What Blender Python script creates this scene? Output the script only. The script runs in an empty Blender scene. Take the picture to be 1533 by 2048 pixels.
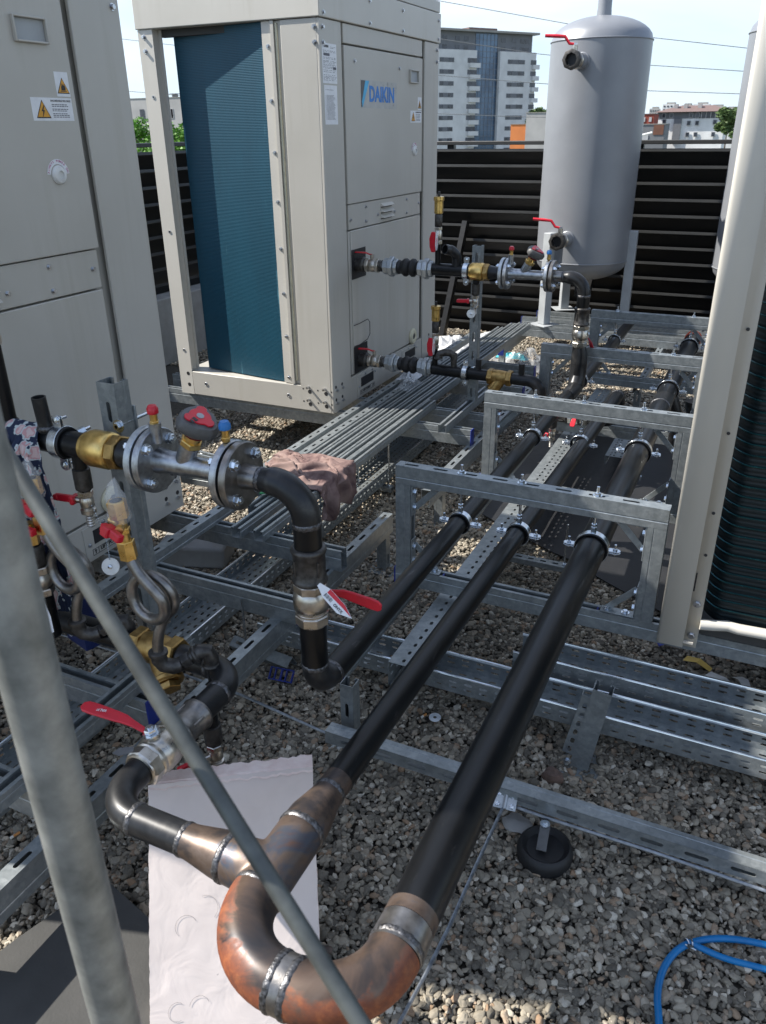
import bpy, bmesh, math, random
from mathutils import Vector, Matrix
random.seed(7)
S = bpy.context.scene
COL = S.collection
V = Vector
PI = math.pi

# ------------------------------------------------------------------ materials
MATS = {}
def new_mat(name):
    m = bpy.data.materials.new(name); m.use_nodes = True
    nt = m.node_tree
    b = nt.nodes['Principled BSDF']
    MATS[name] = m
    return m, nt, b
def node(nt, t, **k):
    n = nt.nodes.new(t)
    for a, v in k.items(): setattr(n, a, v)
    return n
def ramp(nt, stops, interp='LINEAR'):
    r = node(nt, 'ShaderNodeValToRGB'); cr = r.color_ramp; cr.interpolation = interp
    while len(cr.elements) < len(stops): cr.elements.new(0.5)
    for e, (p, c) in zip(cr.elements, stops):
        e.position = p; e.color = (c[0], c[1], c[2], 1) if len(c) == 3 else c
    return r
def noise(nt, scale, detail=4, rough=.55, dist=0, coord=None, vec=(1, 1, 1)):
    t = node(nt, 'ShaderNodeTexCoord'); mp = node(nt, 'ShaderNodeMapping')
    mp.inputs['Scale'].default_value = vec
    nt.links.new(t.outputs[coord or 'Object'], mp.inputs['Vector'])
    n = node(nt, 'ShaderNodeTexNoise'); n.inputs['Scale'].default_value = scale
    n.inputs['Detail'].default_value = detail; n.inputs['Roughness'].default_value = rough
    n.inputs['Distortion'].default_value = dist
    nt.links.new(mp.outputs[0], n.inputs['Vector'])
    return n
def bump(nt, b, src, strength=.2, dist=.01):
    bp = node(nt, 'ShaderNodeBump'); bp.inputs['Strength'].default_value = strength; bp.inputs['Distance'].default_value = dist
    nt.links.new(src, bp.inputs['Height']); nt.links.new(bp.outputs[0], b.inputs['Normal'])
def simple(name, c1, c2=None, rough=.5, metal=0, scale=30, bmp=0, bscale=None, bd=.002, rvar=.1, spec=.5, vec=(1, 1, 1), lo=.35, hi=.65, detail=4):
    m, nt, b = new_mat(name)
    b.inputs['Metallic'].default_value = metal; b.inputs['Specular IOR Level'].default_value = spec
    c2 = c2 or tuple(x * .8 for x in c1)
    n = noise(nt, scale, detail, vec=vec)
    r = ramp(nt, [(lo, c2), (hi, c1)])
    nt.links.new(n.outputs['Fac'], r.inputs[0]); nt.links.new(r.outputs[0], b.inputs['Base Color'])
    mr = node(nt, 'ShaderNodeMapRange'); mr.inputs['To Min'].default_value = rough - rvar; mr.inputs['To Max'].default_value = rough + rvar
    nt.links.new(n.outputs['Fac'], mr.inputs[0]); nt.links.new(mr.outputs[0], b.inputs['Roughness'])
    if bmp:
        n2 = noise(nt, bscale or scale * 4, 3, vec=vec); bump(nt, b, n2.outputs['Fac'], bmp, bd)
    return m
simple('beige_paint', (.47, .45, .405), (.425, .405, .36), .34, 0, 3.2, .12, 2.2, .008, .07, lo=.3, hi=.7, detail=7)
simple('beige_light', (.56, .535, .48), (.51, .485, .43), .44, 0, 3.2, .08, 2.2, .006, .07, lo=.3, hi=.7, detail=7)
def grime(name):
    m = MATS[name]; nt = m.node_tree; b = nt.nodes['Principled BSDF']; src = b.inputs['Base Color'].links[0].from_socket
    n = noise(nt, 16, 5, .6, .2, vec=(1, 1, .05)); n2 = noise(nt, 1.6, 4); n3 = noise(nt, 70, 3, .7)
    a = node(nt, 'ShaderNodeMath', operation='MULTIPLY'); nt.links.new(n.outputs['Fac'], a.inputs[0]); nt.links.new(n2.outputs['Fac'], a.inputs[1])
    r = ramp(nt, [(.27, (1, 1, 1)), (.42, (.90, .89, .86))]); nt.links.new(a.outputs[0], r.inputs[0])
    r3 = ramp(nt, [(.74, (1, 1, 1)), (.80, (.78, .76, .72))]); nt.links.new(n3.outputs['Fac'], r3.inputs[0])
    for rr in (r, r3):
        mx = node(nt, 'ShaderNodeMix', data_type='RGBA', blend_type='MULTIPLY'); mx.inputs['Factor'].default_value = 1
        nt.links.new(src, mx.inputs['A']); nt.links.new(rr.outputs[0], mx.inputs['B']); src = mx.outputs['Result']
    nt.links.new(src, b.inputs['Base Color'])
grime('beige_paint'); grime('beige_light')
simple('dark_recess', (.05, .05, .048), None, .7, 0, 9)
simple('white_label', (.75, .76, .78), (.68, .69, .71), .35, 0, 40, rvar=.05)
simple('print_grey', (.12, .12, .14), None, .6, 0, 20)
simple('print_black', (.02, .02, .022), None, .5, 0, 20)
simple('print_blue', (.008, .20, .62), None, .4, 0, 20)
simple('logo_cyan', (.06, .45, .75), None, .4, 0, 20)
simple('warn_yellow', (.75, .36, .03), None, .45, 0, 20)
simple('print_pink', (.55, .15, .3), None, .45, 0, 20)
simple('logo_strip', (.44, .435, .415), None, .3, 0, 20)
simple('cream_rubber', (.62, .58, .42), None, .55, 0, 30)
simple('screw_zinc', (.62, .63, .65), (.45, .46, .48), .3, 1, 90)
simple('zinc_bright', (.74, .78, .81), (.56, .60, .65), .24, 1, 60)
simple('black_rubber', (.012, .012, .013), None, .55, 0, 40, .1)
simple('black_plastic', (.02, .02, .021), None, .4, 0, 40)
simple('grey_plastic', (.1, .1, .1), (.075, .075, .075), .5, 0, 60)
simple('red_plastic', (.58, .012, .028), (.50, .010, .024), .3, 0, 30, rvar=.05)
simple('dark_red_plastic', (.22, .012, .02), None, .4, 0, 40)
simple('blue_plastic', (.012, .03, .24), (.01, .022, .17), .4, 0, 20)
simple('cap_blue', (.02, .16, .45), None, .4, 0, 20)
simple('hose_blue', (.002, .165, .42), (.002, .13, .35), .38, 0, 15, rvar=.08)
simple('teal_plastic', (.05, .35, .42), None, .35, 0, 20)
simple('brass', (.80, .55, .20), (.6, .39, .12), .3, 1, 45, .05, 200)
simple('brass_rough', (.44, .29, .11), (.27, .17, .06), .42, 1, 60, .25, 260, .001)
simple('nickel', (.60, .565, .51), (.42, .39, .34), .3, 1, 40, .08, 180)
simple('grey_cast', (.46, .48, .50), (.30, .31, .33), .38, 1, 70, .25, 260, .0012)
simple('malleable', (.10, .095, .09), (.05, .047, .044), .45, .75, 60, .25, 240, .0012)
simple('galv_fitting', (.55, .58, .60), (.4, .43, .45), .42, .85, 60, .3, 160, .001)
simple('bare_steel', (.30, .285, .27), (.17, .16, .15), .33, .9, 35, .1, 200, vec=(1, 1, 1))
simple('steel_black', (.016, .017, .019), (.030, .031, .033), .36, .0, 22, .06, 300, .0005, .1, .6)
simple('weld', (.17, .17, .178), (.06, .058, .058), .42, .85, 160, .6, 150, .003)
simple('tank_grey', (.25, .262, .282), (.22, .23, .248), .40, .25, 3.5, .03, 150, .0006, .05)
simple('post_grey', (.36, .38, .39), (.31, .325, .335), .5, 0, 12)
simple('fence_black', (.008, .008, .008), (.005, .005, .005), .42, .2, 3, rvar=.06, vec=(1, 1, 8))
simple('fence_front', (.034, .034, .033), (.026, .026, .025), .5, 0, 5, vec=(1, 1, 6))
simple('concrete', (.30, .295, .285), (.22, .215, .205), .85, 0, 6, .3, 120, .002)
simple('slab_dark', (.06, .059, .056), (.04, .04, .038), .85, 0, 7, .35, 140, .002)
simple('stone_red', (.17, .11, .085), (.09, .062, .05), .9, 0, 40, .5, 120, .003)
simple('roof_base', (.06, .052, .042), (.03, .026, .02), .95, 0, 70, .6, 60, .01)
simple('wire_grey', (.35, .38, .42), (.22, .24, .27), .38, .85, 60)
simple('rust_bar', (.14, .1, .08), (.06, .045, .04), .8, 0, 60, .3)
simple('paper_yellow', (.7, .48, .12), None, .7, 0, 20)
simple('white_plastic', (.72, .72, .70), (.6, .6, .58), .4, 0, 30)
simple('cig_paper', (.7, .68, .62), None, .7, 0, 20)
simple('cig_filter', (.55, .24, .07), None, .7, 0, 50)
simple('box_navy', (.012, .025, .11), (.010, .02, .09), .4, 0, 20)
simple('orange_tape', (.55, .07, .02), None, .4, 0, 30)
simple('green_plastic', (.02, .28, .08), None, .4, 0, 20)
simple('bld_white', (.62, .62, .62), (.52, .52, .52), .85, 0, .35)
simple('bld_bright', (.78, .78, .77), None, .85, 0, .2)
simple('bld_grey', (.16, .165, .18), (.14, .145, .155), .8, 0, .5)
simple('bld_roof', (.30, .29, .27), None, .8, 0, .4)
simple('bld_roofred', (.17, .115, .105), None, .9, 0, 2)
simple('bld_red', (.28, .06, .04), None, .85, 0, .6)
simple('bld_orange', (.60, .20, .06), None, .85, 0, .4)
simple('bld_concrete', (.38, .37, .36), (.30, .295, .29), .85, 0, .3)
simple('bld_brown', (.16, .07, .045), None, .85, 0, .5)
simple('win_dark', (.03, .035, .045), (.07, .08, .1), .12, 0, .9, rvar=.04)
simple('win_frame', (.45, .45, .46), None, .6, 0, 1)
simple('glass_blue', (.05, .085, .14), (.10, .16, .24), .1, .3, .25, rvar=.03)
simple('leaf', (.15, .33, .035), (.06, .17, .018), .55, 0, 2.2)
simple('leaf_far', (.10, .16, .05), (.06, .10, .03), .7, 0, .3)
simple('bark', (.09, .07, .05), None, .9, 0, 8)
simple('city_ground', (.12, .13, .11), (.08, .1, .06), .95, 0, .02)
simple('overhead_wire', (.11, .12, .13), None, .6, 0, 5)

def galv():
    m, nt, b = new_mat('galvanised')
    b.inputs['Metallic'].default_value = .6
    t = node(nt, 'ShaderNodeTexCoord')
    vo = node(nt, 'ShaderNodeTexVoronoi'); vo.inputs['Scale'].default_value = 95
    nt.links.new(t.outputs['Object'], vo.inputs['Vector'])
    n = noise(nt, 30, 6, .6, vec=(1, 1, 1))
    mx = node(nt, 'ShaderNodeMath', operation='MULTIPLY_ADD'); mx.inputs[1].default_value = .22
    sep = node(nt, 'ShaderNodeSeparateColor'); nt.links.new(vo.outputs['Color'], sep.inputs[0])
    nt.links.new(sep.outputs[0], mx.inputs[0]); nt.links.new(n.outputs['Fac'], mx.inputs[2])
    r = ramp(nt, [(.35, (.225, .25, .258)), (.65, (.30, .325, .333)), (.95, (.40, .425, .432))])
    nt.links.new(mx.outputs[0], r.inputs[0]); nt.links.new(r.outputs[0], b.inputs['Base Color'])
    mr = node(nt, 'ShaderNodeMapRange'); mr.inputs['To Min'].default_value = .30; mr.inputs['To Max'].default_value = .45
    nt.links.new(mx.outputs[0], mr.inputs[0]); nt.links.new(mr.outputs[0], b.inputs['Roughness'])
galv()
def tube_galv():
    m, nt, b = new_mat('tube_galv')
    b.inputs['Metallic'].default_value = .55
    n = noise(nt, 26, 5, .6); n2 = noise(nt, 7, 3)
    mx = node(nt, 'ShaderNodeMath', operation='MULTIPLY_ADD'); mx.inputs[1].default_value = .5
    nt.links.new(n2.outputs['Fac'], mx.inputs[0]); nt.links.new(n.outputs['Fac'], mx.inputs[2])
    r = ramp(nt, [(.5, (.17, .18, .172)), (.75, (.29, .30, .285)), (1.0, (.42, .43, .41))])
    nt.links.new(mx.outputs[0], r.inputs[0]); nt.links.new(r.outputs[0], b.inputs['Base Color'])
    b.inputs['Roughness'].default_value = .5
tube_galv()
simple('tube_dark', (.12, .128, .12), (.07, .075, .072), .5, .4, 30, rvar=.08)
simple('washer_bright', (.82, .86, .9), None, .3, .4, 20)
def pipe_black():
    m, nt, b = new_mat('pipe_black')
    n = noise(nt, 9, 5, .6, .3)
    r = ramp(nt, [(.3, (.0028, .003, .0034)), (.6, (.0052, .0056, .0064)), (.8, (.012, .0122, .0126))])
    nt.links.new(n.outputs['Fac'], r.inputs[0])
    sc = noise(nt, 46, 7, .78, .9, vec=(1, .16, 1))
    r2 = ramp(nt, [(.60, (0, 0, 0)), (.72, (1, 1, 1))])
    nt.links.new(sc.outputs['Fac'], r2.inputs[0])
    mx = node(nt, 'ShaderNodeMix', data_type='RGBA'); mx.inputs['B'].default_value = (.13, .125, .12, 1)
    ml = node(nt, 'ShaderNodeMath', operation='MULTIPLY'); ml.inputs[1].default_value = .45
    nt.links.new(r2.outputs[0], ml.inputs[0]); nt.links.new(ml.outputs[0], mx.inputs['Factor'])
    nt.links.new(r.outputs[0], mx.inputs['A']); nt.links.new(mx.outputs['Result'], b.inputs['Base Color'])
    b.inputs['Roughness'].default_value = .33; b.inputs['Specular IOR Level'].default_value = .34
    bump(nt, b, sc.outputs['Fac'], .05, .001)
pipe_black()
def pipe_worn():
    # mill scale elbow, grey-black with paler scuffs
    m, nt, b = new_mat('pipe_worn')
    n = noise(nt, 16, 6, .65, .4)
    r = ramp(nt, [(.3, (.010, .0105, .0115)), (.55, (.022, .0225, .024)), (.72, (.055, .053, .05)), (.85, (.11, .09, .078))])
    nt.links.new(n.outputs['Fac'], r.inputs[0]); nt.links.new(r.outputs[0], b.inputs['Base Color'])
    b.inputs['Metallic'].default_value = .35; b.inputs['Roughness'].default_value = .36
    bump(nt, b, n.outputs['Fac'], .12, .001)
pipe_worn()
def scorched():
    # raw weld fittings: brown heat tint, orange rust patches, bluish steel
    m, nt, b = new_mat('scorched_steel')
    n = noise(nt, 7, 5, .6, .5); n2 = noise(nt, 9, 6, .65, 1.2); n3 = noise(nt, 45, 6, .7)
    r = ramp(nt, [(.30, (.030, .030, .034)), (.42, (.062, .048, .042)), (.52, (.115, .078, .058)), (.62, (.15, .112, .088)), (.72, (.095, .105, .125))])
    nt.links.new(n.outputs['Fac'], r.inputs[0])
    # rust sits on the outer and lower flank of the bend
    t = node(nt, 'ShaderNodeTexCoord'); sb = node(nt, 'ShaderNodeVectorMath', operation='SUBTRACT'); sb.inputs[1].default_value = (-.128, .003, 0)
    nt.links.new(t.outputs['Object'], sb.inputs[0])
    ml0 = node(nt, 'ShaderNodeVectorMath', operation='MULTIPLY'); ml0.inputs[1].default_value = (1, 1, 0); nt.links.new(sb.outputs[0], ml0.inputs[0])
    ln = node(nt, 'ShaderNodeVectorMath', operation='LENGTH'); nt.links.new(ml0.outputs[0], ln.inputs[0])
    sx = node(nt, 'ShaderNodeSeparateXYZ'); nt.links.new(sb.outputs[0], sx.inputs[0])
    m1 = node(nt, 'ShaderNodeMath', operation='MULTIPLY_ADD'); m1.inputs[1].default_value = -.55; nt.links.new(sx.outputs['Z'], m1.inputs[0]); nt.links.new(ln.outputs['Value'], m1.inputs[2])
    m2 = node(nt, 'ShaderNodeMath', operation='MULTIPLY_ADD'); m2.inputs[1].default_value = .17; nt.links.new(n2.outputs['Fac'], m2.inputs[0]); nt.links.new(m1.outputs[0], m2.inputs[2])
    r2 = ramp(nt, [(.212, (0, 0, 0)), (.228, (.75, .75, .75)), (.25, (1, 1, 1))]); nt.links.new(m2.outputs[0], r2.inputs[0])
    mx = node(nt, 'ShaderNodeMix', data_type='RGBA')
    nt.links.new(r2.outputs[0], mx.inputs['Factor']); nt.links.new(r.outputs[0], mx.inputs['A'])
    r3 = ramp(nt, [(.3, (.10, .035, .02)), (.5, (.19, .052, .02)), (.7, (.30, .095, .03))]); nt.links.new(n3.outputs['Fac'], r3.inputs[0])
    nt.links.new(r3.outputs[0], mx.inputs['B']); nt.links.new(mx.outputs['Result'], b.inputs['Base Color'])
    inv = node(nt, 'ShaderNodeMapRange'); inv.inputs['To Min'].default_value = .5; inv.inputs['To Max'].default_value = .05
    nt.links.new(r2.outputs[0], inv.inputs[0]); nt.links.new(inv.outputs[0], b.inputs['Metallic'])
    rr = node(nt, 'ShaderNodeMapRange'); rr.inputs['To Min'].default_value = .36; rr.inputs['To Max'].default_value = .7
    nt.links.new(r2.outputs[0], rr.inputs[0]); nt.links.new(rr.outputs[0], b.inputs['Roughness'])
    bump(nt, b, n3.outputs['Fac'], .12, .001)
scorched()
def heat_tint():
    m, nt, b = new_mat('heat_steel')
    n = noise(nt, 8, 6, .62, .6); n3 = noise(nt, 140, 3)
    r = ramp(nt, [(.30, (.026, .026, .03)), (.40, (.055, .044, .04)), (.48, (.11, .078, .06)), (.55, (.135, .10, .08)), (.62, (.07, .078, .098)), (.70, (.14, .07, .042)), (.8, (.05, .05, .055))])
    nt.links.new(n.outputs['Fac'], r.inputs[0]); nt.links.new(r.outputs[0], b.inputs['Base Color'])
    b.inputs['Metallic'].default_value = .55; b.inputs['Roughness'].default_value = .42
    bump(nt, b, n3.outputs['Fac'], .14, .001)
heat_tint()
def coil(name, c1, c2, freq):
    m, nt, b = new_mat(name)
    t = node(nt, 'ShaderNodeTexCoord')
    w = node(nt, 'ShaderNodeTexWave', bands_direction='Z'); w.inputs['Scale'].default_value = freq
    nt.links.new(t.outputs['Object'], w.inputs['Vector'])
    w2 = node(nt, 'ShaderNodeTexWave', bands_direction='X'); w2.inputs['Scale'].default_value = 90
    nt.links.new(t.outputs['Object'], w2.inputs['Vector'])
    n = noise(nt, 5, 5, .65, vec=(1, 1, .25))
    ad = node(nt, 'ShaderNodeMath', operation='MULTIPLY_ADD'); ad.inputs[1].default_value = .5
    nt.links.new(w.outputs['Fac'], ad.inputs[0]); nt.links.new(n.outputs['Fac'], ad.inputs[2])
    r = ramp(nt, [(.4, c2), (.95, c1)])
    nt.links.new(ad.outputs[0], r.inputs[0])
    # bent fins: thin pale vertical scratches
    s = noise(nt, 24, 2, .5, vec=(1, 1, .06)); r2 = ramp(nt, [(.66, (0, 0, 0)), (.71, (1, 1, 1))]); nt.links.new(s.outputs['Fac'], r2.inputs[0])
    s2 = noise(nt, 3, 2); r4 = ramp(nt, [(.5, (0, 0, 0)), (.6, (1, 1, 1))]); nt.links.new(s2.outputs['Fac'], r4.inputs[0])
    ml = node(nt, 'ShaderNodeMath', operation='MULTIPLY'); nt.links.new(r2.outputs[0], ml.inputs[0]); nt.links.new(r4.outputs[0], ml.inputs[1])
    mx = node(nt, 'ShaderNodeMix', data_type='RGBA'); mx.inputs['B'].default_value = (.12, .3, .38, 1)
    nt.links.new(ml.outputs[0], mx.inputs['Factor']); nt.links.new(r.outputs[0], mx.inputs['A'])
    nt.links.new(mx.outputs['Result'], b.inputs['Base Color'])
    b.inputs['Metallic'].default_value = .25; b.inputs['Roughness'].default_value = .45
    bump(nt, b, w.outputs['Fac'], .3, .002)
coil('coil_teal', (.0055, .066, .108), (.003, .040, .068), 46)
coil('coil_dark', (.012, .022, .026), (.005, .009, .011), 24)
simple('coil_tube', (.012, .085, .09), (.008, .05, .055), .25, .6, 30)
def fabric(name, c, c2, scale):
    return simple(name, c, c2, .9, 0, scale, .3, 500, .001, .03, .2)
def rag():
    m, nt, b = new_mat('rag_cloth')
    n = noise(nt, 9, 5, .6, .6); n2 = noise(nt, 500, 2)
    r = ramp(nt, [(.30, (.075, .042, .045)), (.5, (.22, .15, .135)), (.7, (.32, .235, .205))])
    nt.links.new(n.outputs['Fac'], r.inputs[0]); nt.links.new(r.outputs[0], b.inputs['Base Color'])
    b.inputs['Roughness'].default_value = .95; b.inputs['Specular IOR Level'].default_value = .1
    bump(nt, b, n2.outputs['Fac'], .4, .001)
rag()
def floral():
    m, nt, b = new_mat('floral_cloth')
    t = node(nt, 'ShaderNodeTexCoord')
    vo = node(nt, 'ShaderNodeTexVoronoi'); vo.inputs['Scale'].default_value = 24
    nz = noise(nt, 25, 3)
    av = node(nt, 'ShaderNodeVectorMath', operation='MULTIPLY_ADD'); av.inputs[1].default_value = (.07, .07, .07)
    nt.links.new(nz.outputs['Color'], av.inputs[0]); nt.links.new(t.outputs['Object'], av.inputs[2]); nt.links.new(av.outputs[0], vo.inputs['Vector'])
    r = ramp(nt, [(.0, (.55, .42, .40)), (.26, (.5, .28, .28)), (.38, (.45, .5, .5)), (.47, (.012, .02, .05)), (1, (.012, .02, .05))], 'CONSTANT')
    nt.links.new(vo.outputs['Distance'], r.inputs[0]); nt.links.new(r.outputs[0], b.inputs['Base Color'])
    b.inputs['Roughness'].default_value = .9
floral()
def foam():
    m, nt, b = new_mat('foam_board')
    n = noise(nt, 6, 4, .6, .3); n2 = noise(nt, 11, 3, .5, 1.2)
    r = ramp(nt, [(.3, (.60, .525, .49)), (.7, (.70, .62, .58))])
    nt.links.new(n.outputs['Fac'], r.inputs[0])
    s = noise(nt, 34, 4, .7, 1.5, vec=(1, 1, 1)); rs = ramp(nt, [(.70, (0, 0, 0)), (.735, (1, 1, 1))]); nt.links.new(s.outputs['Fac'], rs.inputs[0])
    s2 = noise(nt, 3.2, 2); rs2 = ramp(nt, [(.52, (0, 0, 0)), (.6, (1, 1, 1))]); nt.links.new(s2.outputs['Fac'], rs2.inputs[0])
    ml = node(nt, 'ShaderNodeMath', operation='MULTIPLY'); nt.links.new(rs.outputs[0], ml.inputs[0]); nt.links.new(rs2.outputs[0], ml.inputs[1])
    mx = node(nt, 'ShaderNodeMix', data_type='RGBA'); mx.inputs['B'].default_value = (.06, .05, .05, 1)
    nt.links.new(ml.outputs[0], mx.inputs['Factor']); nt.links.new(r.outputs[0], mx.inputs['A'])
    nt.links.new(mx.outputs['Result'], b.inputs['Base Color'])
    b.inputs['Roughness'].default_value = .5
    n4 = noise(nt, 9, 3, .5, .5); n4.noise_type = 'RIDGED_MULTIFRACTAL'
    av = node(nt, 'ShaderNodeMath', operation='MULTIPLY_ADD'); av.inputs[1].default_value = .12; nt.links.new(n4.outputs['Fac'], av.inputs[0]); nt.links.new(n2.outputs['Fac'], av.inputs[2])
    bump(nt, b, av.outputs[0], .2, .012)
foam()
simple('foam_edge', (.78, .66, .60), (.7, .55, .5), .9, 0, 40, .4, 200, .002)
def mat_sheet():
    m = simple('mat_black', (.022, .0225, .024), (.014, .0145, .016), .5, 0, 5, .15, 30, .004)
mat_sheet()
def clear_plastic():
    m, nt, b = new_mat('clear_plastic')
    b.inputs['Base Color'].default_value = (.8, .82, .84, 1); b.inputs['Roughness'].default_value = .18
    b.inputs['Alpha'].default_value = .22
clear_plastic()
def film():
    m, nt, b = new_mat('white_film')
    n = noise(nt, 12, 3)
    r = ramp(nt, [(.35, (.55, .57, .6)), (.65, (.75, .76, .77))]); nt.links.new(n.outputs['Fac'], r.inputs[0]); nt.links.new(r.outputs[0], b.inputs['Base Color'])
    b.inputs['Roughness'].default_value = .25; b.inputs['Alpha'].default_value = .8
film()
def pebble():
    m, nt, b = new_mat('pebble')
    a = node(nt, 'ShaderNodeAttribute', attribute_type='INSTANCER', attribute_name='pcol')
    r = ramp(nt, [(0, (.11, .097, .077)), (.25, (.18, .159, .125)), (.55, (.27, .236, .182)), (.76, (.38, .335, .262)), (.85, (.28, .185, .115)), (.92, (.48, .43, .345)), (1, (.58, .53, .44))])
    nt.links.new(a.outputs['Fac'], r.inputs[0])
    n = noise(nt, 55, 4, .65)
    r2 = ramp(nt, [(.3, (.72, .72, .72)), (.7, (1.15, 1.15, 1.15))]); nt.links.new(n.outputs['Fac'], r2.inputs[0])
    mx = node(nt, 'ShaderNodeMix', data_type='RGBA', blend_type='MULTIPLY'); mx.inputs['Factor'].default_value = 1
    nt.links.new(r.outputs[0], mx.inputs['A']); nt.links.new(r2.outputs[0], mx.inputs['B'])
    nt.links.new(mx.outputs['Result'], b.inputs['Base Color']); b.inputs['Roughness'].default_value = .72
    b.inputs['Specular IOR Level'].default_value = .35
    bump(nt, b, n.outputs['Fac'], .25, .003)
pebble()

# ------------------------------------------------------------------ mesh builder
def frame(o, x, z=None):
    """matrix with X along x and Z near z"""
    x = V(x).normalized(); z = V(z) if z else (V((0, 0, 1)) if abs(x.z) < .9 else V((0, 1, 0)))
    y = z.cross(x).normalized(); z = x.cross(y).normalized()
    return Matrix(((x.x, y.x, z.x, o[0]), (x.y, y.y, z.y, o[1]), (x.z, y.z, z.z, o[2]), (0, 0, 0, 1)))
def axis_frame(o, d):
    """matrix with Z along d"""
    d = V(d).normalized(); x = V((1, 0, 0)) if abs(d.x) < .9 else V((0, 1, 0))
    x = (x - d * x.dot(d)).normalized(); y = d.cross(x)
    return Matrix(((x.x, y.x, d.x, o[0]), (x.y, y.y, d.y, o[1]), (x.z, y.z, d.z, o[2]), (0, 0, 0, 1)))

def wloc(o):
    p = V((0, 0, 0))
    while o is not None: p += o.location; o = o.parent
    return p

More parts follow.
